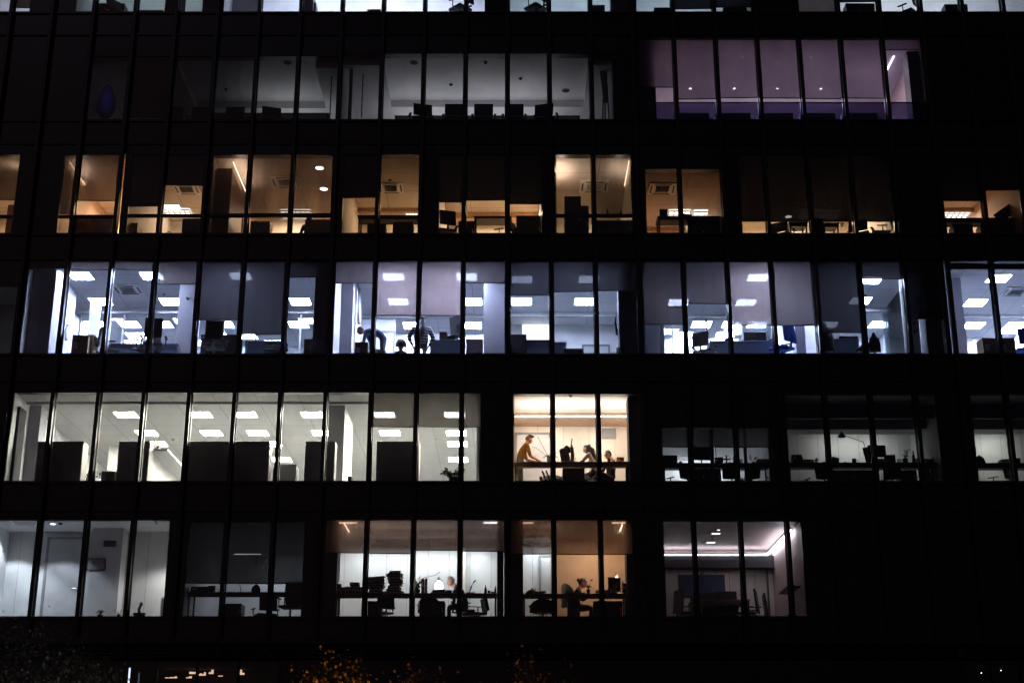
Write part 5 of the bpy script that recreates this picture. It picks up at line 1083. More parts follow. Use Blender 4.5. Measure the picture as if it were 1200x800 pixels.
Rr = room(3, 70, 143, 181, 4.0, W_tan, C_warm, M_floorw, W_warm, blinds={-12: (250, blind('amber_dark', (.03, .022, .02), .07)), -11: (235, MATS['amber_sheer'])}, transom=254)
strip((Rr.x0 + .03, .4, Rr.zc - .05), (Rr.x0 + .03, 1.9, Rr.zc - .05), T_warmhi, 'warm strip lamp on the side wall of the first framed orange room', .012, .01); area(Rr.x0 + .2, .9, Rr.zc - .3, .1, 1.1, 7.0, (1., .76, .58), (PI, 0, 0))
area(Rr.x0 + 1.1, 3.2, Rr.zc - .2, 1., .3, 56.0, (1., .68, .42))
detector(Rr, 100, 212, 'small round ceiling spot in the first framed orange room', M_white)
cabinet_at(Rr, 104, 131, 256, .7, .4, 'grey cabinet below the sill bar of the first orange room', M_grey)
chair_at(Rr, 98, 258, .4, 'orange lit small chair beside the grey cabinet', mat('ochre_fabric', (.35, .18, .05), .9), 'round', Y=.7, h=.9)
Sr = room(3, 151, 241, 181, 4.6, W_warm, C_warm, M_floorw, W_warm, blinds={-10: (241, B_vdark), -9: (217, B_vdark)}, transom=253)
louvre_lamp(Sr, 193, 224, 248.5, 'louvred lamp glowing behind the half drawn blind'); cassette(Sr, 219, 221, 'air unit in the ceiling above the louvred lamp', .7)
area(Sr.x0 + 1.3, 3.4, Sr.zc - .2, 1., .3, 33.6, (1., .68, .42)); carton(P(160, 265, .7).x, .7, Sr.zf + .013, .2, .5, .6, 'tall brown box standing in the slanting lamp light', 0, M_oak)
panel(Sr, 165, 245, emit('daylight_tube_lamp', (.8, .85, 1.), 5.), 'cold white slanting lamp beside the brown box', .5, .7)
cabinet_at(Sr, 213, 242, 256, .6, .4, 'dark cabinet at the inner side of the louvred lamp room', M_black)
t = thing('coiled_cable', 'dark looped hook shape against the orange lower pane', 'cable', (P(198, 268, .5).x, .5, ZB[3] + .0)); MB().path([(-.06, 0, .02), (-.07, 0, .2), (-.02, 0, .28), (.06, 0, .26), (.08, 0, .12), (.03, 0, .04)], .014).build('loop', M_black, t); MB().box(-.1, .1, -.05, .05, -.1, .015, .005).build('base', M_black, t)
Tr = room(3, 246, 389, 181, 4.4, W_tan, C_warm, M_floorw, W_warm, transom=253, blinds={-8: (250, blind('amber_fine_mesh', (.06, .05, .046), .30)), -7: (250, MATS['amber_fine_mesh']), -6: (250, MATS['amber_fine_mesh'])}, xs=(fx(246, 3), fx(389, 3)))
strip((Tr.x0 + .47, .4, Tr.zc - .05), (Tr.x0 + .47, 2.4, Tr.zc - .05), T_warmhi, 'long warm strip lamp slanting across the orange room with two downlights', .012, .01); area(Tr.x0 + .62, 1.1, Tr.zc - .3, .1, 1.6, 12.6, (1., .7, .5), (PI, 0, 0))
MB().box(Tr.x0 + .01, Tr.x0 + .44, .5, 3.8, Tr.zf + .014, Tr.zc - .2).build('built_in_cupboard', M_wood, BLD)
for i in range(2): downlight(Tr, (374.5, 379.5)[i], (196.5, 221)[i], T_warmwhite, ('nearer round downlight of the pair in the orange room', 'farther round downlight of the pair in the orange room')[i], .11)
louvre_lamp(Tr, 330, 365, 249.5, 'louvred lamp at the back of the room with two downlights')
area(Tr.x0 + 1.8, 3.4, Tr.zc - .25, 1.6, .3, 67.2, (1., .70, .44), (R(10), 0, 0)); cassette(Tr, 335, 213, 'air unit in the ceiling left of the two downlights', .8)
strip((Tr.x1 - .05, .4, Tr.zc - .10), (Tr.x1 - .05, 1.6, Tr.zc - .10), MATS['warm_strip_low'], 'short warm strip at the pillar beside the two downlights')
cabinet_at(Tr, 357, 388, 257, .6, .4, 'grey cabinet under the two downlights', M_grey); cabinet_at(Tr, 293, 316, 259, .7, .4, 'dark cabinet below the sill bar of the downlight room', M_navy)
MB().box(P(283, 260, .8).x, P(283, 260, .8).x + .05, .8, 3.0, Tr.zf + .014, P(600, 252, .8).z).build('partition_wall', M_oak, BLD)
person('person of whom only the dark head shows above the sill bar', (P(363, 262, 1.3).x, 1.3, Tr.zf + .013), .4, dict(pelvis=(0, 0, .48), spine=(0, .04, .64), chest=(0, .06, .82), neck=(0, .08, .97), skull=(0, .1, 1.08), shoL=(-.16, .06, .9), shoR=(.16, .06, .9), elbL=(-.22, .2, .66), elbR=(.22, .2, .66), wriL=(-.10, .42, .72), wriR=(.10, .42, .72), hipL=(-.1, .03, .46), hipR=(.1, .03, .46), kneeL=(-.12, .44, .46), kneeR=(.12, .44, .46), ankleL=(-.12, .42, .09), ankleR=(.12, .42, .09), toeL=(-.12, .56, .04), toeR=(.12, .56, .04)), top=(.03, .02, .02), hair=(.01, .01, .01), scale=.96)
Ur = room(3, 401, 493, 181, 4.2, W_warm, C_warm, M_floorw, W_warm, blinds={-5: (231, B_vdark)}, transom=None)
louvre_lamp(Ur, 476, 489, 249, 'louvred lamp above the dark table of the tall orange bay'); cassette(Ur, 458, 219.5, 'air unit in the tall orange bay', .7); detector(Ur, 457, 211, 'dark detector in front of the air unit of the tall orange bay', M_black)
area(Ur.x0 + 1.4, 3.2, Ur.zc - .2, 1.2, .3, 25.2, (1., .66, .38)); beam(Ur, 3.6, .12, .1, M_oak)
desk(Ur, 418, 492, .7, 1.3, 'dark table across the tall orange bay', P(600, 252, .7).z - Ur.zf, m=M_black, apron=.08)
cabinet_at(Ur, 430, 452, 262, .8, .4, 'dark cabinet beneath the table of the tall orange bay', M_black); cabinet_at(Ur, 460, 484, 260, .8, .4, 'second dark cabinet beneath the table of the tall orange bay', M_black)
Vr = room(3, 514, 635, 181, 4.6, W_warm, C_warm, M_floorw, W_warm, blinds={-3: (236.5, B_vdark), -2: (234.5, B_vdark), -1: (238.5, B_vdark)})
area(Vr.x0 + 1.7, 3.6, Vr.zc - .2, 2.0, .3, 105.0, (1., .72, .48)); t = strip((P(519, 252, 3.6).x, 4.5, Vr.zf + .7), (P(519, 252, 3.6).x, 4.5, Vr.zf + 2.2), T_led, 'cold vertical light at the outer end of the low orange strip')
strip((P(551, 252, 3.6).x, 4.5, Vr.zf + .6), (P(551, 252, 3.6).x, 4.5, Vr.zf + 2.0), T_led, 'cold vertical light beside the second window bar of the low orange strip'); beam(Vr, 3.9, .2, .3, M_oak)
desk(Vr, 555, 600, .8, 1.4, 'dark angular table in the low orange strip', P(600, 253, .8).z - Vr.zf, m=M_black, apron=.03)
cabinet_at(Vr, 537, 556, 259, .6, .4, 'square dark cabinet at the window bar of the low orange strip', M_black); chair_at(Vr, 522, 251, .3, 'slim black chair at the outer end of the low orange strip', M_black, 'task', Y=.6, h=1.2)
chair_at(Vr, 590, 262, 1.2, 'black chair with one arm out by the angular table', M_black, 'task', Y=.8, h=.98); cabinet_at(Vr, 605, 634, 252.5, .7, .4, 'long dark cabinet closing the low orange strip', M_black)
for i, px in enumerate((526, 531)):
    potted_plant(P(px, 271, .3).x, .3, ZB[3] - .05, ('tiny dark sill plant by the slim black chair', 'tiny dark sill plant next to the square cabinet')[i], (.04, .06), .06, 14, .06, .015, .05, M_black, seed=i)
Wr = room(3, 651, 741, 181, 4.2, W_warm, C_warm, M_floorw, W_warm, transom=253, blinds={1: (252, MATS['amber_fine_mesh'])})
strip((Wr.x0 + .03, .35, Wr.zc - .04), (Wr.x0 + .03, 2.0, Wr.zc - .04), T_warmhi, 'warm strip lamp at the near side of the room with the tall dark cupboard', .012, .01)
area(Wr.x0 + .2, 1., Wr.zc - .4, .1, 1., 5.6, (1., .76, .58), (PI, 0, 0)); area(Wr.x1 - .25, .9, Wr.zc - .4, .1, .9, 6.3, (1., .76, .58), (PI, 0, 0))
strip((Wr.x1 - .03, .35, Wr.zc - .04), (Wr.x1 - .03, 2.0, Wr.zc - .04), T_warmhi, 'warm strip lamp at the far side of the room with the tall dark cupboard', .012, .01)
area(Wr.x0 + 1., 3.4, Wr.zc - .2, 1., .3, 12.6, (1., .68, .42)); cassette(Wr, 696, 218, 'dim air unit above the tall dark cupboard', .8)
cabinet_at(Wr, 661.5, 681, 230, .6, .5, 'tall dark cupboard against the glowing orange wall', M_black); cabinet_at(Wr, 681, 690, 241, .7, .5, 'lower dark cupboard beside the tall one', M_black)
cabinet_at(Wr, 700, 742, 258, .4, .4, 'low grey cabinet right of the dark cupboards', M_grey)
for i, (px, h_) in enumerate(((712, .2), (728, .12))): bottle(P(px, 250, .5).x, .55, P(600, 251.5, .55).z, ('dark bottle on the low grey cabinet', 'small dark bottle near the glowing corner strip')[i], .03, h_)
Xr = room(3, 757, 847, 198, 4.4, W_tan, C_warm, M_floorw, W_warm, transom=None, blinds={}, xs=(fx(756, 3), fx(847, 3)))
cassette(Xr, 776, 220.5, 'air unit in the ceiling over the dark folding table', .75); louvre_lamp(Xr, 783, 808, 250, 'louvred lamp behind the dark folding table', 2); louvre_lamp(Xr, 812, 838, 250.5, 'second louvred lamp behind the dark folding table', 2)
area(Xr.x0 + 1.1, 3.4, Xr.zc - .2, 1.2, .3, 28.0, (1., .66, .4)); beam(Xr, 4.0, .12, .1, M_oak)
desk(Xr, 771, 846, .7, 1.3, 'dark folding table in the orange bay with the clear air unit', P(600, 253, .7).z - Xr.zf, m=M_black, apron=.08)
cabinet_at(Xr, 806, 846, 258, .9, .4, 'dark cabinet below the folding table', M_black); zt_ = P(600, 253, .7).z + .003
monitor(P(777.5, 248, .9).x, .9, zt_, 'square black screen on the folding table', .22, .22, PI, 0, .06); t = carton(P(804, 250, .9).x, .9, zt_, .26, .2, .1, 'flat dark box leaning on the folding table', .3, M_black)
Yr = room(3, 868, 1046, 181, 4.6, W_warm, C_warm, M_floorw, W_warm, blinds={4: (259, blind('amber_black', (.0025, .0025, .0028), .006)), 5: (259, MATS['amber_black']), 6: (259, MATS['amber_black']), 7: (259, MATS['amber_black'])}, xs=(fx(867, 3), fx(1046, 3)))
area(Yr.x0 + 2.2, 3.6, Yr.zc - .3, 3., .3, 182.0, (1., .72, .46)); downlight(Yr, 924, 253.5, emit('bright_spot', (1., .95, .9), 60.), 'brilliant round lamp shining through the darkest blinds', .10)
louvre_lamp(Yr, 938, 982, 251, 'lattice lamp seen faintly through the darkest blinds', 4)
desk(Yr, 925, 948, .9, 1.5, 'dark table under the darkest blinds', .84, m=M_black, apron=.1); desk(Yr, 965, 985, 1.0, 1.6, 'second dark table under the darkest blinds', .86, m=M_black, apron=.1)
chair_at(Yr, 917, 264, -.6, 'black chair tilted to one side under the darkest blinds', M_black, 'meeting', Y=.5, h=.95); chair_at(Yr, 1008, 262, -.5, 'black chair leaning by the third window bar of the darkest blinds', M_black, 'meeting', Y=.5, h=.98)
chair_at(Yr, 1030, 259, PI / 2, 'black reclined swivel chair with armrest at the end of the strip', M_black, 'task', Y=.5, h=.92); cabinet_at(Yr, 953, 966, 256, .5, .4, 'dark cabinet between the two tables of the strip', M_black)
mug(P(881, 272, .5).x, .5, ZB[3] - .04, 'small dark cup on the sill under the darkest blinds', .07, .12); mug(P(987, 268, 1.5).x, 1.5, Yr.zf + .95, 'pale round lamp base near the leaning chair', .05, .1, M_grey)
Zr = room(3, 1104, 1196, 181, 4.4, W_tan, C_warm, M_floorw, W_warm, blinds={9: (235, B_vdark), 10: (222.5, B_vdark), 8: (235, B_vdark)})
louvre_lamp(Zr, 1104, 1135, 250, 'louvred lamp in the outermost orange room'); area(Zr.x0 + 1.1, 3.4, Zr.zc - .2, 1.2, .3, 28.0, (1., .68, .46)); beam(Zr, 3.6, .1, .1, M_oak)
desk(Zr, 1108, 1194, .6, 1.2, 'dark table in the outermost orange room', P(600, 255, .6).z - Zr.zf, m=M_black, apron=.1)
cabinet_at(Zr, 1118, 1141, 262, .8, .4, 'dark cabinet under the table of the outermost orange room', M_black); cabinet_at(Zr, 1150, 1194, 262, .8, .4, 'second dark cabinet under the table of the outermost orange room', M_black)
t = thing('leaning_board', 'dark slanted board in the outermost orange room', 'board', (P(1180, 245, .9).x, .9, P(600, 255, .6).z)); MB().obox((0, 0, .3), (.75, .04, .3), (0, R(-35), 0), .01).build('panel', M_black, t); MB().path([(-.1, .03, 0), (-.1, .03, .2)], .015).build('prop', M_black, t)

# ================================================================ fifth storey (r=4)
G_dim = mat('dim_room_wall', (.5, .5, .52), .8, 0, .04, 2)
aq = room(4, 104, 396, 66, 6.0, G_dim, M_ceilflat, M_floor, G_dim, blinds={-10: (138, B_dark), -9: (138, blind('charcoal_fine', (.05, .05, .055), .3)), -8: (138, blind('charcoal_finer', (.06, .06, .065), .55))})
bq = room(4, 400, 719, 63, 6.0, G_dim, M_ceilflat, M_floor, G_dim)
def coffer(q, px0, px1, y0, y1, drop=.22):
    """raised tray in the ceiling: the ceiling round it hangs lower"""
    z = q.zc - drop; a0 = PZ(px0, y0, z); a1 = PZ(px1, y1, z)
    xa, xb = P(px0, y1, a1.y).x, a1.x
    MB().box(q.x0 + .01, xa, .32, q.d, z, q.zc - .002).box(xb, q.x1 - .01, .32, q.d, z, q.zc - .002).box(xa + .001, xb - .001, a1.y, q.d, z, q.zc - .002).build('ceiling_bulkhead', M_ceilflat, BLD)
coffer(bq, 458, 684, 70, 125.5); coffer(aq, 230, 382, 70, 127)
area(bq.x0 + 3.6, 3.0, bq.zf + 1.1, 5., 2., 18, (.95, .92, 1.), (PI, 0, 0)); area(bq.x0 + 3.6, 5.0, bq.zf + 1.6, 5., .5, 9, (.95, .92, 1.), (R(150), 0, 0))  # bare uplights added in both grey rooms to brighten their ceilings
area(aq.x1 - 1.6, 3.0, aq.zf + 1.1, 2., 2., 5, (.95, .94, 1.), (PI, 0, 0)); area(aq.x1 - 1.8, 5.0, aq.zf + 1.6, 2.5, .5, 4, (.95, .94, 1.), (R(150), 0, 0))
for q, L_ in ((bq, ((485, 73.5, 'first'), (663, 106, 'last'))), (aq, ((337, 73.5, 'only'),))):
    for px, py, w_ in L_:
        zc = q.zc; p = PZ(px, py, zc); t = thing('ceiling_speaker', '%s grey round speaker in the ceiling of the grey meeting room %s' % (w_, 'with five chairs' if q is bq else 'with the blue glow'), 'speaker', (p.x, p.y, zc)); MB().lathe((0, 0, 0), [(.12, -.001), (.12, -.012), (.1, -.016)], 20).build('ring', M_grey, t); MB().lathe((0, 0, 0), [(.098, -.0165), (.02, -.022)], 20).build('grille', M_dark, t)
detector(bq, 569, 73.5, 'dark detector in the middle of the coffered ceiling', M_black); detector(bq, 528.5, 99, 'tiny dark ceiling sensor left of centre in the coffer', M_black); detector(bq, 610, 92, 'tiny dark ceiling sensor right of centre in the coffer', M_black); detector(aq, 265, 104.5, 'small dark sensor on the ceiling of the darker grey room', M_black)
for px, rz, lab in ((493.5, .25, 'first dark chair back from the door side of the coffered room'), (533, .0, 'second dark chair back of the coffered room'), (567, 0, 'middle dark chair back of the coffered room'), (602.5, 0, 'fourth dark chair back of the coffered room'), (640, -.25, 'last dark chair back of the coffered room')):
    chair_at(bq, px, 127, rz, lab, M_black, 'meeting', Y=.45, h=.40 / .40 * 1.0 * (P(600, 127, .45 + .0).z - bq.zf) / 1.08, group='dark meeting chairs backing onto the window')
for px, lab in ((239, 'faint dark chair back in the darker grey room'), (278, 'second dark chair back of the darker grey room'), (317, 'last tilted dark chair back of the darker grey room'), (207, 'almost hidden dark chair back of the darker grey room')):
    chair_at(aq, px, 130.5, .3 if px == 317 else 0, lab, M_black, 'meeting', Y=.45, h=(P(600, 130.5, .45).z - aq.zf) / 1.08, group='dark meeting chairs backing onto the window')
desk(bq, 462, 680, 1.3, 2.2, 'long pale meeting table behind the five dark chairs', .92, m=M_grey); desk(aq, 250, 385, 1.2, 2.1, 'long meeting table of the darker grey room', .95, m=M_grey)
def rail(q, px, y0, y1, Y, label):
    a = P(px, y0, Y); b = P(px, y1, Y); t = thing('wall_rail', label, 'rail', (b.x, Y, b.z)); h_ = a.z - b.z; MB().box(-.012, .012, -.02, .02, 0, h_).build('upright', M_black, t)
    m_ = MB()
    for i in range(7): m_.box(.013, .04, -.01, .01, h_ * (i + .5) / 7, h_ * (i + .5) / 7 + .015)
    m_.build('bracket', M_black, t)
rail(bq, 423.5, 79, 138, .8, 'thin slotted wall rail in the near bay of the coffered room'); rail(aq, 386.5, 79, 138, .8, 'thin slotted wall rail at the inner end of the darker room')
column(bq, 409, 413, 77, .5, .6, M_grey, py=100)
t = thing('whiteboard_easel', 'folded dark easel standing at the inner end of the coffered room', 'easel', (P(709, 110, .6).x, .7, bq.zf + .013)); MB().path([(-.1, 0, 0), (.02, 0, 2.3)], .02).path([(.12, 0, 0), (.04, 0, 2.3)], .02).path([(0, .3, 0), (.03, 0, 2.2)], .02).build('legs', M_black, t); MB().obox((-.02, -.04, 1.5), (.14, .03, 1.1), (0, R(-5), 0), .01).build('board', M_grey, t)
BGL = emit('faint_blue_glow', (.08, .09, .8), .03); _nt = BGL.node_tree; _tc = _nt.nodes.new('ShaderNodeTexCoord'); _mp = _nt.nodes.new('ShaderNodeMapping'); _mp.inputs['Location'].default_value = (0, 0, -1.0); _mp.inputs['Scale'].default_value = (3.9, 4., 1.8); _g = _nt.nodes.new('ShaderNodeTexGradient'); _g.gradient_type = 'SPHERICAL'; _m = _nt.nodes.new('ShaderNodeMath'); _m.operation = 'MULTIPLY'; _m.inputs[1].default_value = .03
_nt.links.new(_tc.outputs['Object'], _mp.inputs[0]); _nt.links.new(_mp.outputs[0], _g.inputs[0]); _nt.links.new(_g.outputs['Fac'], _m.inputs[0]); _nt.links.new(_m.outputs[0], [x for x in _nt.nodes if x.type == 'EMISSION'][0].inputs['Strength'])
t = thing('blue_glow_shape', 'faint blue smudge of glow in the dark corner of the fifth storey', 'screen', (P(125, 115, .8).x, .8, P(125, 138, .8).z)); MB().poly([(.24 * math.cos(u_) * (1.05 - .35 * math.sin(u_)) , 0, .5 + .53 * math.sin(u_)) for u_ in [i_ * PI / 12 for i_ in range(24)]], (0, .04, 0)).build('casing', M_black, t); MB().poly([(.22 * math.cos(u_) * (1.05 - .35 * math.sin(u_)) , -.006, .5 + .5 * math.sin(u_)) for u_ in [i_ * PI / 12 for i_ in range(24)]], (0, .003, 0)).build('display', BGL, t)  # blue smudge of light, shaped as an emissive drop with radial falloff
# mauve lit meeting suite
cq = room(4, 750, 1085, 45, 5.0, striped('rose_wood_panels', (.5, .36, .36), (.25, .18, .18), .22), mat('mauve_ceiling', (.55, .48, .55), .8), M_floor, mat('cream_pink_wall', (.75, .62, .6), .7),
          blinds={2: (102, B_purple), 3: (115.5, B_purple), 4: (114.5, B_purple), 5: (114.5, B_purple), 6: (115, B_purple), 7: (115, B_purple), 8: (58.5, B_purple)}, transom=None, xs=(fx(750, 4), fx(1085, 4)))
for k in range(2, 9):                                                  # blue tinted lower lights
    a = max(cq.x0, mx(k) + MH) + .025; b = min(cq.x1, mx(k + 1) - MH) - .025; z1 = P(600, 121, .04).z
    t_ = MB().box(a, b, .035, .045, ZB[4] + .034, z1).build('lower_pane', glassy('blue_tinted_glass', (.36, .35, .50)), BLD); MB().box(a, b, .031, .055, z1 + .001, z1 + .03).build('window_rail', M_black, BLD)
column(cq, 750, 768, None, .3, .7, MATS['rose_wood_panels'] if 0 else M_dark, py=90); column(cq, 1066, 1080, 60, .3, .8, mat('dark_rose_paint', (.06, .04, .05), .6), py=95)
for i, px in enumerate((809, 860.5, 911, 962)): downlight(cq, px, 103.5, T_violet, '%s of four tiny bright spots behind the mauve blinds' % ORD[i], .04)
for i, px in enumerate((870, 950)): downlight(cq, px, 67, MATS['small_ceiling_lamp'], ('fainter round lamp high behind the mauve blinds', 'second fainter round lamp high behind the mauve blinds')[i], .03)
strip((P(1046, 76, 1.2).x, 1.0, cq.zc - .02), (P(1046, 76, 1.2).x, 2.3, cq.zc - .02), emit('violet_strip', (.75, .65, 1.), 8.), 'violet white light slot in the ceiling of the unshaded end bay')
area(cq.x0 + 4., 3.6, cq.zc - .15, 5.5, .4, 105, (.94, .86, 1.)); area(cq.x1 - 1.2, 1.5, cq.zc - .12, .8, .5, 12, (.92, .8, 1.)); area(cq.x0 + 4, .7, cq.zf + .4, 6, .2, 30, (.5, .45, 1.), (PI, 0, 0))
for i, px in enumerate((810, 858, 908, 957, 1006)): box_thing('low_cabinet', '%s low cabinet below the mauve blinds' % ORD[i], 'cabinet', P(px, 132, .7).x, .8, cq.zf + .013, .98, .4, .62, M_lgrey, group='low cabinets under the mauve blinds', kind='cabinet')

# ================================================================ top storey seen only as a sliver (r=5)
def top_room(px0, px1, blinds, power, col, walls=W_cool, d=3.5):
    q = room(5, px0, px1, -90, d, walls, M_ceilflat, M_floor, walls, blinds=blinds); area((q.x0 + q.x1) / 2, d * .55, q.zc - .05, max(.5, (q.x1 - q.x0) * .7), .6, power, col, (R(20), 0, 0)); return q
t1 = top_room(-60, 36, {-13: (9, B_grey)}, 20, (.9, .9, 1.)); t2 = top_room(88, 238, {-9: (-20, B_dark)}, 18, (.8, .95, 1.))
t3 = top_room(261, 572, {}, 190, (.78, .82, 1.)); t4 = top_room(597, 742, {}, 32, (.72, .88, 1.)); t4b = top_room(745, 881, {3: (10, B_dark), 4: (8, B_dark)}, 26, (.75, .9, 1.)); t5 = top_room(934, 1270, {6: (15, B_lilac), 7: (2, B_dark)}, 85, (.85, .9, 1.))
column(t3, 353, 367, None, .4, .8, M_wallg); column(t3, 262, 306, None, 1.2, 1.5, W_lilac, py=8); column(t3, 568, 591, None, .3, .7, M_dark); column(t4, 716, 741, None, .4, .8, mat('slatted_grey', (.16, .16, .18), .7)); column(t2, 193, 212, None, .3, .8, M_dark)
for q, L_ in ((t2, ((128, 4, 'black chair with pale armrest gap at the top left of the facade'),)), (t3, ((540, -12, 'black swivel chair in the middle of the top storey'),)), (t4, ((628, -14, 'dark swivel chair facing out on the top storey'),)), (t5, ((1063, 0, 'black chair near the far end of the top storey'),))):
    for px, py, lab in L_: chair_at(q, px, py, .8, lab, M_black, 'task', Y=.5, h=(P(600, py, .5).z - q.zf) / 1.13)
for q, a, b, y, lab in ((t2, 113, 145, 4, 'dark low cabinet beside the top storey armrest chair'), (t2, 160, 190, 12, 'very low dark cabinet on the top storey'), (t3, 357, 370, 3, 'grey low cabinet on the top storey near the grey pillar'), (t3, 430, 446, 11, 'low grey cabinet on the top storey below the pale wall'), (t4, 693, 709, 6, 'square black cabinet on the top storey'),
                        (t4b, 767, 792, 9, 'low black cabinet on the top storey beneath a short blind'), (t4b, 848, 876, 9, 'low black cabinet at the end of the short blind bay'), (t5, 992, 1026, 4, 'wide black cabinet on the top storey'), (t5, 1108, 1135, 5, 'dark cabinet near the end of the top storey')):
    cabinet_at(q, a, b, y, .5, .35, lab, M_black if 'grey' not in lab else M_grey)

finish_facade()
# ================================================================ base of the building and the ground
def S(o): o['kind'] = 'structure'; return o
z_led = P(600, 752, -.1).z
MB().box(XL, XR, -.30, .30, z_led - .06, z_led + .05).build('ledge', M_metal, BLD)
m = MB()
for i in range(4): m.box(XL, XR, -.10, .12, z_led - .13 - i * .078, z_led - .085 - i * .078)
m.build('louvre_band', mat('dark_louvre_metal', (.03, .03, .032), .45, .6), BLD)
zl = z_led - .42
GA, GB = P(140, 785, .4).x, P(330, 785, .4).x
MB().box(XL, GA, .02, .3, 0, zl).build('ground_cladding', M_clad, BLD); GC = P(1125, 785, .2).x
MB().box(GB, GC, .02, .3, 0, zl).build('ground_cladding', M_clad, BLD); MB().box(P(1260, 785, .2).x, XR, .02, .3, 0, zl).build('ground_cladding', M_clad, BLD)
for (a, b, nm_) in ((GA, GB, 'lobby_room'), (GC, P(1260, 785, .2).x, 'porch_room')):
    MB().box(a + .01, b - .01, 3.0, 3.1, 0, zl).build('back_wall', mat('dark_lobby_wall', (.06, .03, .03), .6, 0, .2, 2), BLD); MB().box(a + .01, b - .01, .3, 3.1, zl + .001, zl + .1).build('room_ceiling', M_dark, BLD)
    for i in range(4): u = a + (b - a) * i / 4; MB().box(u + .03, u + (b - a) / 4 - .03, .05, .062, .1, zl - .01).build('window', M_pane, BLD)
for i in range(5):
    u = GA + (GB - GA) * i / 4; MB().box(u - .03, u + .03, .0, .12, 0, zl).build('lobby_mullion', M_metal, BLD)
# warm marks behind the lobby glass, shaped as small emissive blocks
rd = random.Random(12); sh = emit('lobby_glow', (1., .62, .4), .8)
xs_ = []
for px, py, w_, h_, lab in ((213, 777, .16, .1, 'upper warm glowing blocks behind the lobby glass'), (200, 794, .3, .05, 'lower wide warm glowing blocks behind the lobby glass'), (226, 789, .2, .07, 'long warm glowing blocks right of the lobby centre'), (236, 791, .2, .09, 'bright warm glowing blocks beside the long ones'), (247, 789, .12, .12, 'tall warm glowing blocks behind the lobby glass'), (221, 794, .14, .06, 'small warm glowing blocks low behind the lobby glass'), (258, 792, .12, .04, 'thin warm glowing blocks at the end of the row'), (283, 790, .13, .14, 'separate warm glowing blocks near the orange lit tree')):
    p = P(px, py, 2.2); t = thing('glowing_blocks', lab, 'lamp', p, 0, 'warm glowing blocks in the lobby'); MB().box(-w_ / 2 - .02, w_ / 2 + .02, 0, .1, -.02, -.001).build('shelf', M_dark, t)
    n = max(2, int(w_ / .05))
    g = MB()
    for i in range(n): u = -w_ / 2 + w_ * i / n; g.box(u + .003, u + w_ / n - .004, .02, .07, 0, h_ * rd.uniform(.35, 1), .003)
    g.build('emissive_blocks', sh, t)
for i, px in enumerate((1150, 1173)):
    p = P(px, (788, 785)[i], 2.); t = thing('pendant_lamp', ('lower tiny pendant lamp in the far porch', 'upper tiny pendant lamp in the far porch')[i], 'lamp', p); MB().ell((0, 0, 0), (.013, .013, .013)).build('bulb', emit('pendant_bulb', (1, .95, 1.), 3.), t); MB().path([(0, 0, .02), (0, 0, zl - p.z - .002)], .004).build('cord', M_black, t)
p = P(1126, 764, -.1); t = thing('porch_bracket', 'small reddish bracket at the corner of the far porch', 'bracket', p); MB().box(-.06, .06, -.06, .06, -.1, .1, .02).build('body', mat('dark_red_paint', (.1, .03, .03), .4), t); MB().path([(0, .04, 0), (0, .13, 0)], .02).build('arm', M_metal, t)
p = P(151.5, 790, -.4); t = thing('entrance_light_post', 'slim cold lit post beside the dark shrub', 'lamp post', (p.x, -.4, 0)); MB().box(-.02, .02, -.02, .02, 0, P(151, 797, -.4).z - .3, .004).build('post', M_metal, t); MB().box(-.016, .016, -.016, .016, P(151, 797, -.4).z - .299, P(153, 782, -.4).z).build('lens', emit('cold_post_light', (.6, .7, 1.), 1.2), t)
p = P(595, 765, -.3); t = thing('facade_camera', 'small pale camera under the ledge', 'camera', p); MB().path([(0, .0, 0), (0, -.16, -.04)], .035).build('housing', M_grey, t); MB().path([(0, .04, .0), (0, .0, .12)], .012).build('bracket', M_metal, t)
# ground
g = MB(); g.box(-400, 400, -300, 300, -.3, 0); S(g.build('ground', mat('dark_asphalt', (.05, .05, .05), .9, 0, .2, .5), None))
g = MB(); g.box(-60, 60, -6, 0.0, .004, .12, .01); S(g.build('pavement', mat('paving_concrete', (.2, .2, .19), .85, 0, .15, 2), None))

# ---------------------------------------------------------------- trees in front
def tree(name, label, x, y, crown_c, crown_r, n, ll, lm, seed, nb=26, cat='tree', group=None, trunk_r=.09, jit=.09):
    rd = random.Random(seed); t = thing(name, label, cat, (x, y, 0), 0, group); C = Vector(crown_c) - Vector((x, y, 0)); tr = MB()
    base = C.z - crown_r[2] * .9
    tr.path([(0, 0, 0), (.05, .02, base * .5), (0, 0, base)], [trunk_r, trunk_r * .8, trunk_r * .6], 10); tips = []
    for i in range(nb):
        while True:
            v = Vector((rd.uniform(-1, 1), rd.uniform(-1, 1), rd.uniform(-.7, 1)))
            if v.length < 1: break
        v = v.normalized() * rd.uniform(.55, 1.05); e = C + Vector([a * b for a, b in zip(v, crown_r)])
        s_ = Vector((0, 0, rd.uniform(base * .8, base))); m_ = s_.lerp(e, .5) + Vector((rd.gauss(0, .04), rd.gauss(0, .04), .05))
        tr.path([s_, m_, e], [trunk_r * .35, trunk_r * .2, .006], 6); tips += [(m_, e)] 
    tr.build('trunk', mat('dark_bark', (.06, .045, .035), .9, 0, .3, 10), t); cr = MB()
    for i in range(n):
        a, b = rd.choice(tips); u = rd.random() ** .6; c = a.lerp(b, u) + Vector((rd.gauss(0, jit), rd.gauss(0, jit), rd.gauss(0, jit)))
        d = Vector((rd.gauss(0, 1), rd.gauss(0, 1), rd.gauss(.1, .8))).normalized() * ll * rd.uniform(.6, 1.3); cr.leaf(c, c + d, ll * .28, bend=ll * .1)
    cr.build('crown', lm, t, fix=False); return t
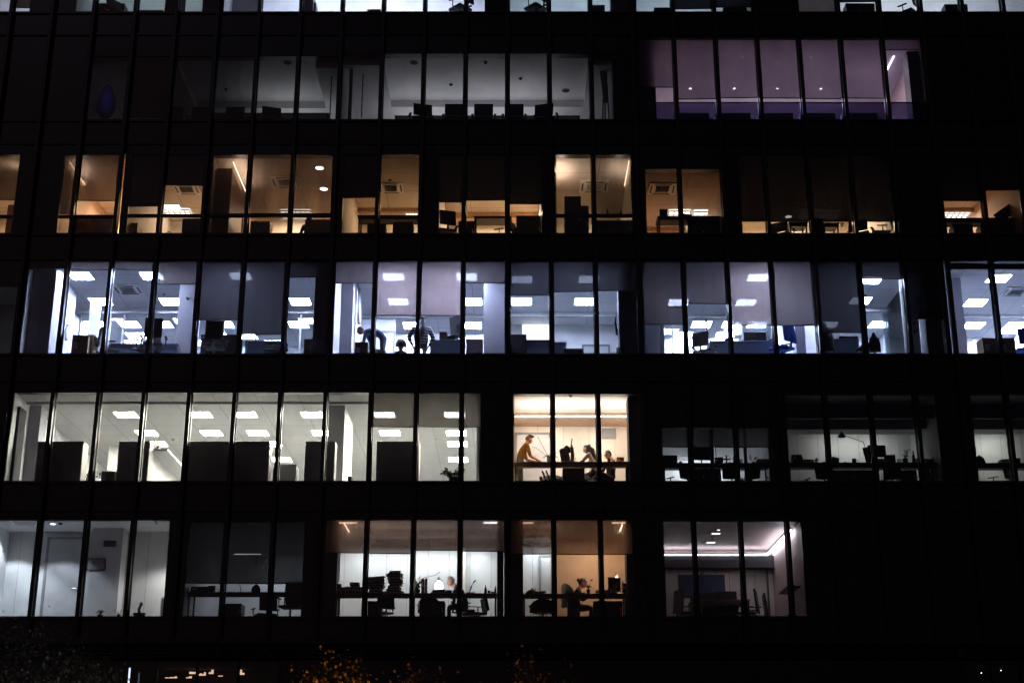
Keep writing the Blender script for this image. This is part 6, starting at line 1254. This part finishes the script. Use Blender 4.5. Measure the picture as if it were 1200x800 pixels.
def leafmat(name, c1, c2):
    m = mat(name, c1, .6); nt = m.node_tree; oi = nt.nodes.new('ShaderNodeNewGeometry'); r = nt.nodes.new('ShaderNodeValToRGB'); r.color_ramp.elements[0].color = (*c1, 1); r.color_ramp.elements[1].color = (*c2, 1)
    nt.links.new(oi.outputs['Random Per Island'], r.inputs[0]); nt.links.new(r.outputs[0], nt.nodes['Principled BSDF'].inputs['Base Color']); return m
L_dark = leafmat('dark_evergreen_leaf', (.10, .10, .085), (.26, .26, .22)); L_or = leafmat('autumn_orange_leaf', (.16, .07, .015), (.30, .16, .03)); L_br = leafmat('dull_russet_leaf', (.12, .04, .025), (.2, .11, .05))
def crown_at(px, py, Y, rx, rz_, *a):
    p = P(px, py, Y); return (p.x, Y, p.z - rz_), (rx, rx * .8, rz_)
c, r_ = crown_at(40, 742, -20, 1.05, .95); tree('evergreen_shrub', 'dark dense evergreen shrub at the foot of the building corner', c[0], -20, c, r_, 70000, .034, L_dark, 1, 150, 'shrub', 'shrubs before the facade', .03, .13)
c, r_ = crown_at(388, 763, -20, .50, .75); tree('autumn_shrub', 'orange lit autumn shrub glowing beneath the long desk offices', c[0], -20, c, r_, 9000, .045, L_or, 2, 60, 'shrub', 'shrubs before the facade', .03)
c, r_ = crown_at(500, 775, -20, .62, .7); tree('autumn_shrub', 'sparse dim russet shrub between the orange lit one and the reddish one', c[0], -20, c, r_, 5200, .045, L_br, 3, 30, 'shrub', 'shrubs before the facade', .03)
c, r_ = crown_at(615, 770, -20, .58, .72); tree('autumn_shrub', 'reddish brown shrub under the office of the seated woman', c[0], -20, c, r_, 5600, .045, L_br, 4, 34, 'shrub', 'shrubs before the facade', .03)
# street lamps below the frame that light the tree tops
def street_lamp(x, y, h, label, power, col, aim):
    t = thing('street_lamp', label, 'street lamp', (x, y, 0), 0, 'street lamps before the building'); MB().path([(0, 0, 0), (0, 0, h - .25)], [.06, .04], 12).lathe((0, 0, 0), [(.12, 0), (.1, .3), (.06, .34)], 14).build('pole', M_metal, t)
    MB().lathe((0, 0, h - .25), [(.04, 0), (.14, .04), (.16, .2), (.05, .26)], 18).build('lantern', emit('sodium_lantern', (1., .55, .2), 4.), t)
    l = bpy.data.lights.new('street_lamp_light', 'SPOT'); l.energy = power; l.color = col; l.shadow_soft_size = .1; l.spot_size = R(75); l.spot_blend = .6; o = bpy.data.objects.new('street_lamp_light', l); COL.objects.link(o); o.location = (x, y, h + .15); o.rotation_euler = (Vector(aim) - o.location).to_track_quat('-Z', 'Y').to_euler()
street_lamp(P(372, 790, -21).x, -20.9, 1.75, 'low garden lamp post under the orange lit shrub', 85., (1., .58, .24), P(388, 785, -20))
street_lamp(P(70, 790, -21).x, -21.3, 1.7, 'unseen lamp post added to brighten the dark evergreen shrub', 9., (.95, .95, 1.), P(55, 775, -20))  # unseen cool lamp, added only to brighten the evergreen
street_lamp(P(600, 790, -20.9).x, -20.8, 1.7, 'low garden lamp post under the reddish brown shrub', 26., (1., .5, .28), P(612, 788, -20))

# ---------------------------------------------------------------- night sky
w = bpy.data.worlds.new('World'); sc.world = w; w.use_nodes = True; nt = w.node_tree; bg = nt.nodes['Background']
sky = nt.nodes.new('ShaderNodeTexSky'); sky.sky_type = 'NISHITA'; sky.sun_disc = False; sky.sun_elevation = R(28); sky.sun_rotation = R(200)
tn = nt.nodes.new('ShaderNodeMix'); tn.data_type = 'RGBA'; tn.blend_type = 'MULTIPLY'; tn.inputs[0].default_value = 1; tn.inputs[7].default_value = (1.05, .75, 1.0, 1); nt.links.new(tn.outputs[2], bg.inputs[0])
nt.links.new(sky.outputs[0], tn.inputs[6]); bg.inputs[1].default_value = .0019
sl = bpy.data.lights.new('moonlight', 'SUN'); sl.energy = .022; sl.angle = R(.5); sl.color = (.85, .8, 1.); so = bpy.data.objects.new('moonlight', sl); COL.objects.link(so); so.rotation_euler = (R(50), 0, R(-25))
sc.view_settings.view_transform = 'Standard'; sc.view_settings.look = 'None'; sc.view_settings.exposure = .45; sc.view_settings.gamma = 1
sc.cycles.use_denoising = True; sc.cycles.max_bounces = 8; sc.cycles.diffuse_bounces = 5; sc.cycles.transparent_max_bounces = 24; sc.cycles.sample_clamp_indirect = 4; sc.cycles.caustics_reflective = False; sc.cycles.caustics_refractive = False
sc.cycles.use_light_tree = True
